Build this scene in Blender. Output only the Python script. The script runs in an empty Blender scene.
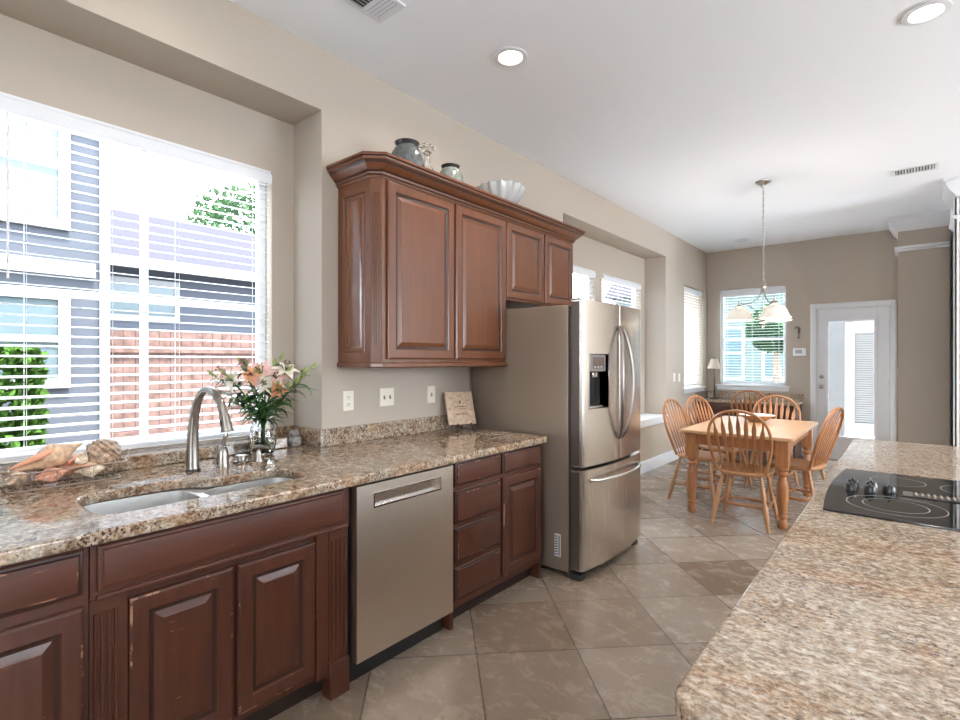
import bpy, bmesh, math, random
from mathutils import Vector, Matrix
random.seed(7)
sc = bpy.context.scene
C = sc.collection
PI = math.pi

# ------------------------------------------------------------------ camera
cam_d = bpy.data.cameras.new('camera'); cam = bpy.data.objects.new('camera', cam_d); C.objects.link(cam)
cam.location = (0, 0, 1.40)
cam.rotation_euler = (math.radians(90), 0, math.radians(39.96))
cam_d.sensor_width = 36.0; cam_d.lens = 512.0 * 36.0 / 960.0
cam_d.clip_start = 0.02; cam_d.clip_end = 200
sc.camera = cam
# ------------------------------------------------------------------ world
w = bpy.data.worlds.new('world'); sc.world = w; w.use_nodes = True
bg = w.node_tree.nodes['Background']
SKY = 9.0
bg.inputs['Color'].default_value = (0.80, 0.90, 1.0, 1); bg.inputs['Strength'].default_value = SKY
sc.view_settings.view_transform = 'Standard'; sc.view_settings.look = 'None'
sc.view_settings.exposure = 0.83; sc.view_settings.gamma = 1.0; sc.view_settings.use_curve_mapping = False
sc.cycles.use_denoising = True
try: sc.cycles.denoiser = 'OPENIMAGEDENOISE'
except Exception: pass
sc.cycles.max_bounces = 10; sc.cycles.diffuse_bounces = 6; sc.cycles.glossy_bounces = 5
sc.cycles.transmission_bounces = 10; sc.cycles.transparent_max_bounces = 24
sc.cycles.sample_clamp_indirect = 6.0; sc.cycles.caustics_reflective = False; sc.cycles.caustics_refractive = False

def area(name, loc, rot, sx, sy, power, col):
    l = bpy.data.lights.new(name, 'AREA'); l.shape = 'RECTANGLE'; l.size = sx; l.size_y = sy
    l.energy = power; l.color = col
    o = bpy.data.objects.new(name, l); C.objects.link(o); o.location = loc; o.rotation_euler = rot
    return o
# added fill lamps tilted up, at invented windows behind and beside the camera
area('fill_rear', (.7, -3.42, 1.75), (math.radians(128), 0, 0), 1.4, 1.5, 24, (0.95, 0.97, 1.0))
area('fill_side', (4.42, 1.4, 1.75), (math.radians(128), 0, math.radians(90)), 1.2, 1.5, 24, (0.95, 0.97, 1.0))
area('fill_dining', (4.42, 5.0, 1.75), (math.radians(112), 0, math.radians(90)), 2.3, 1.6, 45, (0.92, 0.96, 1.0))
sun_d = bpy.data.lights.new('sun', 'SUN'); sun_d.energy = 18.0; sun_d.angle = math.radians(3); sun_d.color = (1, .97, .92)
sun = bpy.data.objects.new('sun', sun_d); C.objects.link(sun); sun.rotation_euler = (math.radians(-4), math.radians(19), 0)

# ------------------------------------------------------------------ materials
def new_mat(name):
    m = bpy.data.materials.new(name); m.use_nodes = True
    nt = m.node_tree
    return m, nt, nt.nodes, nt.links, nt.nodes['Principled BSDF']
def rgb(c): return (c[0], c[1], c[2], 1)
def pm(name, col, rough=.5, metal=0, coat=0, bump=0, bscale=200, var=0, vscale=8, spec=.5, emis=None, estr=0):
    m, nt, N, L, b = new_mat(name)
    b.inputs['Base Color'].default_value = rgb(col); b.inputs['Roughness'].default_value = rough
    b.inputs['Metallic'].default_value = metal; b.inputs['Coat Weight'].default_value = coat
    b.inputs['Coat Roughness'].default_value = .08
    b.inputs['Specular IOR Level'].default_value = spec
    if emis: b.inputs['Emission Color'].default_value = rgb(emis); b.inputs['Emission Strength'].default_value = estr
    g = N.new('ShaderNodeNewGeometry')
    if var:
        t = N.new('ShaderNodeTexNoise'); t.inputs['Scale'].default_value = vscale; t.inputs['Detail'].default_value = 4
        L.new(g.outputs['Position'], t.inputs['Vector'])
        r = N.new('ShaderNodeValToRGB'); r.color_ramp.elements[0].position = .3; r.color_ramp.elements[1].position = .7
        r.color_ramp.elements[0].color = rgb([c * (1 - var) for c in col]); r.color_ramp.elements[1].color = rgb([min(1, c * (1 + var)) for c in col])
        L.new(t.outputs['Fac'], r.inputs['Fac']); L.new(r.outputs['Color'], b.inputs['Base Color'])
    if bump:
        t = N.new('ShaderNodeTexNoise'); t.inputs['Scale'].default_value = bscale; t.inputs['Detail'].default_value = 3
        L.new(g.outputs['Position'], t.inputs['Vector'])
        bp = N.new('ShaderNodeBump'); bp.inputs['Strength'].default_value = bump; bp.inputs['Distance'].default_value = .004
        L.new(t.outputs['Fac'], bp.inputs['Height']); L.new(bp.outputs['Normal'], b.inputs['Normal'])
    return m
def mapping(N, L, src, scale, rot=(0, 0, 0)):
    mp = N.new('ShaderNodeMapping'); mp.inputs['Scale'].default_value = scale; mp.inputs['Rotation'].default_value = rot
    L.new(src, mp.inputs['Vector']); return mp.outputs['Vector']
def noise(N, L, vec, scale, detail=4, rough=.5, dist=0):
    t = N.new('ShaderNodeTexNoise'); t.inputs['Scale'].default_value = scale; t.inputs['Detail'].default_value = detail
    t.inputs['Roughness'].default_value = rough; t.inputs['Distortion'].default_value = dist
    L.new(vec, t.inputs['Vector']); return t.outputs['Fac']
def ramp(N, L, fac, stops):
    r = N.new('ShaderNodeValToRGB'); e = r.color_ramp.elements
    while len(e) < len(stops): e.new(.5)
    for k, (p, c) in enumerate(stops):
        e[k].position = p; e[k].color = rgb(c) if hasattr(c, '__len__') else (c, c, c, 1)
    L.new(fac, r.inputs['Fac']); return r.outputs['Color']
def mix(N, L, fac, a, b, mode='MIX'):
    m = N.new('ShaderNodeMix'); m.data_type = 'RGBA'; m.blend_type = mode
    for s, v in ((m.inputs[0], fac), (m.inputs[6], a), (m.inputs[7], b)):
        if hasattr(v, 'is_output'): L.new(v, s)
        else: s.default_value = v if not hasattr(v, '__len__') else rgb(v)
    return m.outputs[2]
def math_n(N, L, op, a, b=None):
    m = N.new('ShaderNodeMath'); m.operation = op
    for k, v in enumerate((a, b)):
        if v is None: continue
        if hasattr(v, 'is_output'): L.new(v, m.inputs[k])
        else: m.inputs[k].default_value = v
    return m.outputs[0]

def wood(name, dark, light, axis=2, rough=.35, coat=.4, scratch=0, fine=1.0):
    m, nt, N, L, b = new_mat(name)
    tc = N.new('ShaderNodeTexCoord'); s = [26 * fine] * 3; s[axis] = 1.6 * fine
    v = mapping(N, L, tc.outputs['Object'], s)
    n1 = noise(N, L, v, 1.6, 6, .6, .6)
    n2 = noise(N, L, tc.outputs['Object'], 3.2, 3, .5)
    f = math_n(N, L, 'ADD', math_n(N, L, 'MULTIPLY', n1, .6), math_n(N, L, 'MULTIPLY', n2, .4))
    col = ramp(N, L, f, [(.34, dark), (.66, light)])
    if scratch:
        g = N.new('ShaderNodeNewGeometry')
        sv = mapping(N, L, g.outputs['Position'], (60, 10, 60))
        a = noise(N, L, sv, 1.5, 5, .65)
        k = noise(N, L, g.outputs['Position'], 5.5, 2, .5)
        mk = math_n(N, L, 'MULTIPLY', ramp(N, L, a, [(.66, 0), (.69, 1)]), ramp(N, L, k, [(.5, 0), (.62, 1)]))
        mk = math_n(N, L, 'MULTIPLY', mk, scratch)
        col = mix(N, L, mk, col, (.42, .22, .13))
    L.new(col, b.inputs['Base Color'])
    b.inputs['Roughness'].default_value = rough; b.inputs['Coat Weight'].default_value = coat; b.inputs['Coat Roughness'].default_value = .18
    return m
def granite(name, sc_=(1, 1, 1), rust_amt=.1, rot=0, dark_amt=.0, zs=2.2, ms=62):
    m, nt, N, L, b = new_mat(name)
    g = N.new('ShaderNodeNewGeometry')
    v = mapping(N, L, g.outputs['Position'], sc_, (0, 0, rot))
    zone = noise(N, L, v, zs, 4, .6, .6)
    cream = ramp(N, L, noise(N, L, v, 7, 4, .6), [(.35, (.40, .35, .29)), (.6, (.31, .25, .19))])
    rust = ramp(N, L, noise(N, L, v, 9, 4, .6), [(.35, (.34, .20, .10)), (.65, (.24, .105, .045))])
    base = mix(N, L, ramp(N, L, zone, [(.60 - rust_amt, 0), (.78 - rust_amt, 1)]), cream, rust)
    mid = noise(N, L, v, ms, 5, .7, .4)
    c1 = ramp(N, L, mid, [(.36, (.06, .038, .026)), (.44, (.24, .15, .09)), (.51, (.38, .29, .20)), (.62, (.56, .50, .43))])
    col = mix(N, L, .58, base, c1)
    vo = N.new('ShaderNodeTexVoronoi'); vo.inputs['Scale'].default_value = 130; L.new(v, vo.inputs['Vector'])
    gr = N.new('ShaderNodeSeparateColor'); L.new(vo.outputs['Color'], gr.inputs[0])
    gv = ramp(N, L, gr.outputs[0], [(0, .68), (1, 1.28)])
    col = mix(N, L, 1.0, col, gv, 'MULTIPLY')
    sp = noise(N, L, v, 120, 3, .6, .3)
    sp2 = noise(N, L, v, 7, 3, .5)
    dk = math_n(N, L, 'ADD', sp, math_n(N, L, 'MULTIPLY', sp2, .35))
    mk = ramp(N, L, dk, [(.80 - dark_amt, 0), (.86 - dark_amt, 1)])
    col = mix(N, L, mk, col, (.045, .025, .018))
    L.new(col, b.inputs['Base Color'])
    b.inputs['Roughness'].default_value = .09; b.inputs['Specular IOR Level'].default_value = .55
    return m
def tile_floor():
    m, nt, N, L, b = new_mat('travertine_tile')
    g = N.new('ShaderNodeNewGeometry')
    sub = N.new('ShaderNodeVectorMath'); sub.operation = 'SUBTRACT'; L.new(g.outputs['Position'], sub.inputs[0]); sub.inputs[1].default_value = (-1.234, 2.2017, 0)
    k = 1 / .487
    v = mapping(N, L, sub.outputs[0], (k, k, 0), (0, 0, 0))
    mp = N.new('ShaderNodeVectorRotate'); mp.rotation_type = 'Z_AXIS'; mp.inputs['Angle'].default_value = math.radians(45); L.new(v, mp.inputs['Vector'])
    fl = N.new('ShaderNodeVectorMath'); fl.operation = 'FLOOR'; L.new(mp.outputs[0], fl.inputs[0])
    fr = N.new('ShaderNodeVectorMath'); fr.operation = 'FRACTION'; L.new(mp.outputs[0], fr.inputs[0])
    wn = N.new('ShaderNodeTexWhiteNoise'); wn.noise_dimensions = '3D'; L.new(fl.outputs[0], wn.inputs['Vector'])
    off = N.new('ShaderNodeVectorMath'); off.operation = 'MULTIPLY_ADD'; L.new(wn.outputs['Color'], off.inputs[0]); off.inputs[1].default_value = (9, 9, 9); L.new(g.outputs['Position'], off.inputs[2])
    base = ramp(N, L, wn.outputs['Value'], [(0, (.20, .145, .105)), (.5, (.285, .225, .175)), (1, (.36, .305, .25))])
    n1 = noise(N, L, mapping(N, L, off.outputs[0], (1, 1.4, 1), (0, 0, .6)), 7.5, 9, .74, .4)
    c = mix(N, L, .85, base, ramp(N, L, n1, [(.3, .80), (.5, 1.0), (.7, 1.16)]), 'MULTIPLY')
    n2 = noise(N, L, off.outputs[0], 42, 4, .7)
    c = mix(N, L, ramp(N, L, n2, [(.57, 0), (.66, .6)]), c, (.17, .115, .08))
    sx = N.new('ShaderNodeSeparateXYZ'); L.new(fr.outputs[0], sx.inputs[0])
    def edge(o): return math_n(N, L, 'LESS_THAN', math_n(N, L, 'MINIMUM', o, math_n(N, L, 'SUBTRACT', 1.0, o)), .0075)
    gm = math_n(N, L, 'MAXIMUM', edge(sx.outputs[0]), edge(sx.outputs[1]))
    c = mix(N, L, gm, c, (.075, .055, .042))
    L.new(c, b.inputs['Base Color'])
    rr = ramp(N, L, n1, [(.3, .16), (.7, .34)]); L.new(rr, b.inputs['Roughness'])
    bp = N.new('ShaderNodeBump'); bp.inputs['Strength'].default_value = .5; bp.inputs['Distance'].default_value = .002; bp.invert = True
    L.new(math_n(N, L, 'ADD', gm, math_n(N, L, 'MULTIPLY', n2, .15)), bp.inputs['Height']); L.new(bp.outputs['Normal'], b.inputs['Normal'])
    return m
def steel(name, col=(.62, .60, .57), rough=.28, axis=2, aniso=.0):
    m, nt, N, L, b = new_mat(name)
    tc = N.new('ShaderNodeTexCoord'); s = [420.0] * 3; s[axis] = 4.0
    n = noise(N, L, mapping(N, L, tc.outputs['Object'], s), 1.0, 3, .6)
    L.new(ramp(N, L, n, [(.3, [c * .96 for c in col]), (.7, [min(1, c * 1.03) for c in col])]), b.inputs['Base Color'])
    b.inputs['Metallic'].default_value = 1
    L.new(ramp(N, L, n, [(.3, rough * .95), (.7, rough * 1.06)]), b.inputs['Roughness'])
    return m
def pane_mat(name, tint=(1, 1, 1), ior=1.45):
    m = bpy.data.materials.new(name); m.use_nodes = True; N = m.node_tree.nodes; L = m.node_tree.links
    N.clear(); o = N.new('ShaderNodeOutputMaterial'); t = N.new('ShaderNodeBsdfTransparent'); t.inputs[0].default_value = rgb(tint)
    if ior <= 1.2:
        L.new(t.outputs[0], o.inputs[0]); return m
    g = N.new('ShaderNodeBsdfGlossy'); g.inputs['Roughness'].default_value = .0; f = N.new('ShaderNodeFresnel'); f.inputs[0].default_value = ior
    x = N.new('ShaderNodeMixShader'); L.new(f.outputs[0], x.inputs[0]); L.new(t.outputs[0], x.inputs[1]); L.new(g.outputs[0], x.inputs[2]); L.new(x.outputs[0], o.inputs[0])
    return m
def glass_mat(name, col=(1, 1, 1), rough=0.0):
    m, nt, N, L, b = new_mat(name)
    b.inputs['Base Color'].default_value = rgb(col); b.inputs['Transmission Weight'].default_value = 1; b.inputs['Roughness'].default_value = rough; b.inputs['IOR'].default_value = 1.45
    return m
def siding_mat(name, col, pitch=.16):
    m, nt, N, L, b = new_mat(name)
    g = N.new('ShaderNodeNewGeometry'); s = N.new('ShaderNodeSeparateXYZ'); L.new(g.outputs['Position'], s.inputs[0])
    f = math_n(N, L, 'FRACT', math_n(N, L, 'DIVIDE', s.outputs[2], pitch))
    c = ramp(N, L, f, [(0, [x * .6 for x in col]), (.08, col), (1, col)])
    L.new(c, b.inputs['Base Color']); b.inputs['Roughness'].default_value = .9; b.inputs['Specular IOR Level'].default_value = 0
    return m

M_wall = pm('beige_wall_paint', (.455, .395, .33), .75, bump=.28, bscale=110, spec=.3)
M_ceil = pm('white_ceiling_paint', (.85, .87, .905), .85, bump=.3, bscale=90, spec=.2)
M_trim = pm('white_trim_paint', (.72, .73, .75), .4)
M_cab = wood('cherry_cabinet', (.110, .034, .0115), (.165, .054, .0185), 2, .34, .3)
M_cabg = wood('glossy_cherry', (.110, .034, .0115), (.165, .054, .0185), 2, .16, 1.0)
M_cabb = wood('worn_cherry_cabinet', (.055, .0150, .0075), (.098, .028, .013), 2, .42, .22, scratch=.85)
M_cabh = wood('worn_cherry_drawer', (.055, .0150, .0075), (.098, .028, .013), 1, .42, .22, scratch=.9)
M_glaze = pm('dark_brown_glaze', (.035, .012, .007), .4)
def worn_edge():
    m, nt, N, L, b = new_mat('worn_cabinet_edge')
    g = N.new('ShaderNodeNewGeometry')
    a = noise(N, L, mapping(N, L, g.outputs['Position'], (9, 9, 9)), 1.0, 6, .72)
    L.new(ramp(N, L, a, [(.565, (.060, .018, .010)), (.59, (.34, .17, .10))]), b.inputs['Base Color']); b.inputs['Roughness'].default_value = .5
    return m
M_wear = worn_edge()
M_kick = pm('dark_kick_board', (.03, .018, .013), .6)
M_gran = granite('golden_granite', rust_amt=.20, dark_amt=.05, zs=4.5, ms=38)
M_grani = granite('golden_granite_streaked', (.95, 1.30, 1), rust_amt=.12, rot=math.radians(-12))
M_grang = granite('grey_granite', (1.4, 1.4, 1.4))
M_floor = tile_floor()
M_steel = steel('brushed_steel_vertical', (.60, .555, .505), .26, 2)
M_steelh = steel('brushed_steel_horizontal', (.68, .59, .50), .36, 1)
M_sink = steel('satin_sink_steel', (.74, .74, .73), .38, 1)
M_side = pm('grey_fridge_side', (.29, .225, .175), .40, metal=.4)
M_chrome = pm('bright_nickel', (.62, .60, .58), .18, metal=1)
M_nickel = pm('brushed_nickel', (.36, .33, .30), .28, metal=1)
M_handle = pm('smoked_nickel', (.26, .22, .20), .30, metal=1)
M_edge = pm('dark_door_edge', (.10, .075, .06), .35, metal=.3)
M_bronze = pm('dark_antique_bronze', (.12, .09, .07), .38, metal=.8)
M_black = pm('black_plastic', (.012, .012, .013), .3)
M_gasket = pm('dark_grey_gasket', (.035, .033, .032), .5)
M_blackgl = pm('black_ceramic_glass', (.012, .014, .016), .03, spec=.8)
M_print = pm('light_grey_print', (.30, .30, .30), .3)
M_oak = wood('honey_oak', (.28, .105, .036), (.44, .19, .070), 2, .38, .3)
M_oakt = wood('pale_oak_top', (.46, .26, .13), (.62, .39, .22), 1, .30, .3)
M_oakl = wood('pale_oak_seat', (.34, .155, .06), (.48, .25, .11), 1, .35, .3)
M_slat = pm('white_blind_slat', (.76, .78, .80), .45)
_n = M_slat.node_tree.nodes; _l = M_slat.node_tree.links; _t = _n.new('ShaderNodeBsdfTranslucent'); _t.inputs[0].default_value = (.8, .82, .84, 1)
_m = _n.new('ShaderNodeMixShader'); _m.inputs[0].default_value = .10; _l.new(_n['Principled BSDF'].outputs[0], _m.inputs[1]); _l.new(_t.outputs[0], _m.inputs[2]); _l.new(_m.outputs[0], _n['Material Output'].inputs[0])
M_cord = pm('white_cord', (.75, .75, .75), .8)
M_pane = pane_mat('window_glass', ior=1.14); M_paned = pane_mat('door_glass', ior=1.4)
M_panet = pane_mat('tinted_window_glass', (.84, .93, .92), ior=1.14)
M_clear = glass_mat('clear_glass')
M_plate = pm('ivory_plate', (.74, .69, .58), .35)
M_slot = pm('dark_slot', (.06, .05, .04), .5)
M_almond = pm('white_plastic', (.80, .80, .80), .4)
M_jar = pm('grey_glazed_ceramic', (.115, .125, .12), .12, var=.35, vscale=25, coat=.6)
M_jar2 = pm('grey_green_glazed_ceramic', (.17, .185, .165), .12, var=.3, vscale=30, coat=.6)
M_rim = pm('dark_glazed_rim', (.03, .028, .027), .2)
M_shade = pm('alabaster_glass', (.85, .79, .70), .35, emis=(1, .86, .68), estr=.08)
M_lens = pm('lamp_lens', (.9, .9, .9), .5, emis=(1, .93, .82), estr=9)
M_linen = pm('linen_shade', (.55, .47, .37), .8, emis=None)
M_leaf = pm('dark_green_leaf', (.045, .13, .025), .45, var=.45, vscale=40)
M_stem = pm('green_stem', (.09, .20, .04), .5)
M_bud = pm('pale_green_bud', (.26, .32, .10), .5, var=.3, vscale=60)
M_pinkp = pm('pink_petal', (.62, .26, .34), .6, var=.25, vscale=50)
M_palep = pm('pale_pink_petal', (.72, .46, .40), .6, var=.15, vscale=50)
M_whitep = pm('white_petal', (.72, .66, .54), .6, var=.1, vscale=50)
M_orp = pm('apricot_petal', (.66, .30, .15), .6, var=.25, vscale=50)
M_anther = pm('dark_anther', (.08, .03, .015), .7)
M_shell1 = pm('tan_shell', (.62, .42, .27), .4, var=.3, vscale=45)
M_shell2 = pm('pink_shell', (.66, .34, .24), .4, var=.35, vscale=60)
M_shell3 = pm('cream_shell', (.70, .58, .44), .4, var=.4, vscale=70)
M_shell4 = pm('brown_mottled_shell', (.36, .25, .17), .35, var=.8, vscale=55)
M_lip = pm('salmon_shell_lip', (.78, .36, .22), .3)
M_wire = pm('pale_metal_wire', (.45, .36, .30), .35, metal=.8)
M_stone = pm('grey_stone', (.28, .26, .24), .7, var=.4, vscale=60)
M_tile = pm('tan_stone_tile', (.56, .41, .29), .6, var=.25, vscale=45)
M_ink = pm('brown_ink', (.16, .08, .05), .7)
M_sidA = siding_mat('blue_grey_siding', (.055, .06, .072), .19)
M_sidB = siding_mat('grey_siding', (.06, .066, .08), .19)
M_roof = siding_mat('grey_shingle_roof', (.035, .034, .042), .14)
M_fence = pm('salmon_cedar', (.098, .064, .056), .8, var=.3, vscale=9, spec=0)
M_hedge = pm('bright_hedge_leaf', (.035, .075, .016), .6, var=.5, vscale=14, spec=0)
M_tree = pm('tree_leaf', (.035, .065, .03), .7, var=.5, vscale=10, spec=0)
M_bark = pm('grey_bark', (.16, .12, .09), .9, var=.3, vscale=20, spec=0)
M_extw = pm('outdoor_white_trim', (.20, .205, .21), .6, spec=0)
M_ground = pm('pale_concrete', (.45, .45, .45), .9, var=.15, vscale=3)
M_patio = pm('white_patio_wall', (.11, .113, .116), .8, spec=0)
M_extgl = pm('house_window_glass', (.06, .085, .095), .15, spec=.4)
M_gapshade = pm('black_gap_shade', (.012, .010, .009), .5)  # shade of the gap between the walls, put into the colour

# ------------------------------------------------------------------ mesh helpers
MW = {}
class MB:
    def __init__(s): s.v = []; s.f = []; s.T = Matrix.Identity(4)
    def add(s, vs, fs):
        n = len(s.v); s.v += [s.T @ Vector(p) for p in vs]; s.f += [tuple(i + n for i in f) for f in fs]; return s
    def box(s, x0, x1, y0, y1, z0, z1):
        return s.add([(x0, y0, z0), (x1, y0, z0), (x1, y1, z0), (x0, y1, z0), (x0, y0, z1), (x1, y0, z1), (x1, y1, z1), (x0, y1, z1)],
                     [(0, 3, 2, 1), (4, 5, 6, 7), (0, 1, 5, 4), (1, 2, 6, 5), (2, 3, 7, 6), (3, 0, 4, 7)])
    def loft(s, rings, cap0=True, cap1=True, closed=False):
        n = len(rings[0]); vs = [p for r in rings for p in r]; fs = []
        m = len(rings)
        for k in range(m if closed else m - 1):
            a, b_ = k * n, ((k + 1) % m) * n
            for i in range(n): fs.append((a + i, a + (i + 1) % n, b_ + (i + 1) % n, b_ + i))
        if not closed:
            if cap0: fs.append(tuple(range(n))[::-1])
            if cap1: fs.append(tuple((m - 1) * n + i for i in range(n)))
        return s.add(vs, fs)
    def lathe(s, prof, c=(0, 0, 0), n=24, cap0=True, cap1=True, closed=False, wob=None):
        R = []
        for k, (r, z) in enumerate(prof):
            R.append([(c[0] + (r if not wob else r * wob(2 * PI * i / n, k)) * math.cos(2 * PI * i / n), c[1] + (r if not wob else r * wob(2 * PI * i / n, k)) * math.sin(2 * PI * i / n), c[2] + z) for i in range(n)])
        return s.loft(R, cap0, cap1, closed)
    def tube(s, pts, rad, n=10, flat=None, up=None, closed=False):
        """rad: number or list; flat: list of (w, t) for an elliptic section, w measured across 'up'"""
        P = [Vector(p) for p in pts]; m = len(P)
        if not hasattr(rad, '__len__'): rad = [rad] * m
        R = []; prev = None
        for k in range(m):
            if closed: t = P[(k + 1) % m] - P[k - 1]
            else: t = P[min(k + 1, m - 1)] - P[max(k - 1, 0)]
            t.normalize()
            if up is not None: a = Vector(up) - t * t.dot(Vector(up)); a.normalize()
            elif prev is None:
                a = t.orthogonal().normalized()
            else: a = prev - t * t.dot(prev); a.normalize()
            prev = a; b_ = t.cross(a)
            wa, wb = flat[k] if flat else (rad[k], rad[k])
            R.append([tuple(P[k] + a * wa * math.cos(2 * PI * i / n) + b_ * wb * math.sin(2 * PI * i / n)) for i in range(n)])
        return s.loft(R, closed=closed)
    def cyl(s, p0, p1, r0, r1=None, n=16): return s.tube([p0, p1], [r0, r0 if r1 is None else r1], n)
    def prism(s, poly, z0, z1):
        return s.loft([[(x, y, z0) for x, y in poly], [(x, y, z1) for x, y in poly]])
    def panel(s, o, ud, nd, w, h, prof):
        """rectangular rings (inset, depth) from the back plane outwards; closed front"""
        o, ud, nd = Vector(o), Vector(ud), Vector(nd); R = []
        for ins, dep in prof:
            R.append([tuple(o + ud * a + Vector((0, 0, b_)) + nd * dep) for a, b_ in ((ins, ins), (w - ins, ins), (w - ins, h - ins), (ins, h - ins))])
        return s.loft(R)
    def build(s, name, mat, parent=None, bevel=0, smooth=35, seg=2, sub=0):
        vs = s.v
        if parent is not None and parent.name in MW: 
            inv = MW[parent.name].inverted(); vs = [inv @ p for p in vs]
        lo = [min(p[i] for p in vs) for i in range(3)]; hi = [max(p[i] for p in vs) for i in range(3)]
        c = Vector(((lo[0] + hi[0]) / 2, (lo[1] + hi[1]) / 2, lo[2]))
        me = bpy.data.meshes.new(name); me.from_pydata([tuple(p - c) for p in vs], [], s.f); me.update()
        bm = bmesh.new(); bm.from_mesh(me); bmesh.ops.recalc_face_normals(bm, faces=bm.faces); bm.to_mesh(me); bm.free()
        return finish(name, me, mat, parent, c, bevel, smooth, seg, sub)
def finish(name, me, mat, parent, c, bevel=0, smooth=35, seg=2, sub=0):
    me.materials.append(mat)
    if smooth:
        for p in me.polygons: p.use_smooth = True
        me.set_sharp_from_angle(angle=math.radians(smooth))
    o = bpy.data.objects.new(name, me); C.objects.link(o); o.location = c
    if parent is not None:
        o.parent = parent
        if parent.name in MW: MW[o.name] = MW[parent.name] @ Matrix.Translation(c)
    else: MW[o.name] = Matrix.Translation(c)
    if bevel:
        b = o.modifiers.new('bevel', 'BEVEL'); b.width = bevel; b.segments = seg; b.limit_method = 'ANGLE'; b.angle_limit = math.radians(40)
        b.harden_normals = False
    if sub:
        q = o.modifiers.new('sub', 'SUBSURF'); q.levels = sub; q.render_levels = sub
    return o
def curve_slab(name, outline, holes, z0, z1, bev, mat, parent=None):
    cu = bpy.data.curves.new(name, 'CURVE'); cu.dimensions = '2D'; cu.fill_mode = 'BOTH'
    for pts in [outline] + holes:
        sp = cu.splines.new('POLY'); sp.points.add(len(pts) - 1); sp.use_cyclic_u = True
        for k, (x, y) in enumerate(pts): sp.points[k].co = (x, y, 0, 1)
    cu.extrude = (z1 - z0) / 2 - bev; cu.bevel_depth = bev; cu.bevel_resolution = 3; cu.offset = -bev
    t = bpy.data.objects.new('tmp', cu); C.objects.link(t)
    dg = bpy.context.evaluated_depsgraph_get(); dg.update()
    me = bpy.data.meshes.new_from_object(t.evaluated_get(dg)); bpy.data.objects.remove(t); 
    me.materials.clear(); me.name = name
    zc = (z0 + z1) / 2; xs = [v.co.x for v in me.vertices]; ys = [v.co.y for v in me.vertices]
    c = Vector(((min(xs) + max(xs)) / 2, (min(ys) + max(ys)) / 2, z0))
    par = parent
    for v in me.vertices:
        p = Vector((v.co.x, v.co.y, v.co.z + zc)) - c; v.co = p
    if parent is not None and parent.name in MW: c = MW[parent.name].inverted() @ c
    return finish(name, me, mat, parent, c, smooth=50)
def empty(name, loc, rz=0, parent=None, rot=None):
    o = bpy.data.objects.new(name, None); C.objects.link(o); o.location = loc; o.rotation_euler = rot or (0, 0, rz); o.empty_display_size = .1
    Mx = Matrix.Translation(loc) @ (o.rotation_euler.to_matrix().to_4x4())
    MW[o.name] = Mx
    return o
def tag(o, label, cat, group=None, kind=None):
    o['label'] = label; o['category'] = cat
    if group: o['group'] = group
    if kind: o['kind'] = kind
    return o
def thing(name, loc, label, cat, group=None, rz=0, rot=None):
    return tag(empty(name, loc, rz, rot=rot), label, cat, group)
def struct(o): o['kind'] = 'structure'; return o
def plab(o, l): o['label'] = l; return o
def copy_tree(o, parent=None):
    c = o.copy(); C.objects.link(c)
    if parent is not None: c.parent = parent
    for ch in list(o.children): copy_tree(ch, c)
    return c
class LMB(MB):
    """builder whose points are already in the parent's own coordinates"""
    def build(s, name, mat, parent=None, **k):
        if parent is not None and parent.name in MW:
            m = MW[parent.name]; s.v = [m @ p for p in s.v]
        return MB.build(s, name, mat, parent, **k)
def rrect(x0, x1, y0, y1, r, n=6):
    P = []
    for cx, cy, a in ((x1 - r, y0 + r, -90), (x1 - r, y1 - r, 0), (x0 + r, y1 - r, 90), (x0 + r, y0 + r, 180)):
        for k in range(n + 1):
            t = math.radians(a + 90 * k / n); P.append((cx + r * math.cos(t), cy + r * math.sin(t)))
    return P
def smooth_path(pts, n=6):
    P = [Vector(p) for p in pts]; out = []
    for k in range(len(P) - 1):
        p0, p1, p2, p3 = P[max(k - 1, 0)], P[k], P[k + 1], P[min(k + 2, len(P) - 1)]
        for j in range(n):
            t = j / n; out.append(.5 * ((2 * p1) + (p2 - p0) * t + (2 * p0 - 5 * p1 + 4 * p2 - p3) * t * t + (3 * p1 - p0 - 3 * p2 + p3) * t ** 3))
    out.append(P[-1]); return out

# ------------------------------------------------------------------ room shell
XW, XN, HC, YF = -2.52, -2.815, 3.14, 8.76
struct(MB().box(-3.0, 4.6, -3.6, 9.0, -.1, 0).build('floor', M_floor))
struct(MB().box(-3.0, 4.6, -3.6, 9.0, HC, HC + .1).build('ceiling', M_ceil))
def holed(mb, ax, p0, p1, a0, a1, z0, z1, holes):
    """wall slab between p0..p1 on axis ax, spanning a0..a1, with rectangular holes (a,a,z,z)"""
    A = sorted({a0, a1, *[h[0] for h in holes], *[h[1] for h in holes]}); Z = sorted({z0, z1, *[h[2] for h in holes], *[h[3] for h in holes]})
    for i in range(len(A) - 1):
        run = None
        for j in range(len(Z) - 1):
            ca, cz = (A[i] + A[i + 1]) / 2, (Z[j] + Z[j + 1]) / 2
            solid = not any(h[0] < ca < h[1] and h[2] < cz < h[3] for h in holes)
            if solid: run = [run[0], Z[j + 1]] if run else [Z[j], Z[j + 1]]
            if (not solid or j == len(Z) - 2) and run:
                if ax == 'x': mb.box(p0, p1, A[i], A[i + 1], run[0], run[1])
                else: mb.box(A[i], A[i + 1], p0, p1, run[0], run[1])
                run = None
W1 = (-.2, 1.493, .975, 2.484); W2 = (4.31, 5.464, .70, 2.442); W3 = (5.64, 6.795, .70, 2.442); W4 = (7.65, 8.535, .98, 2.496)
W5 = (-2.32, -1.402, 1.01, 2.515); DR = (-1.02, -.19, 0, 2.13)
wl = MB()
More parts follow.
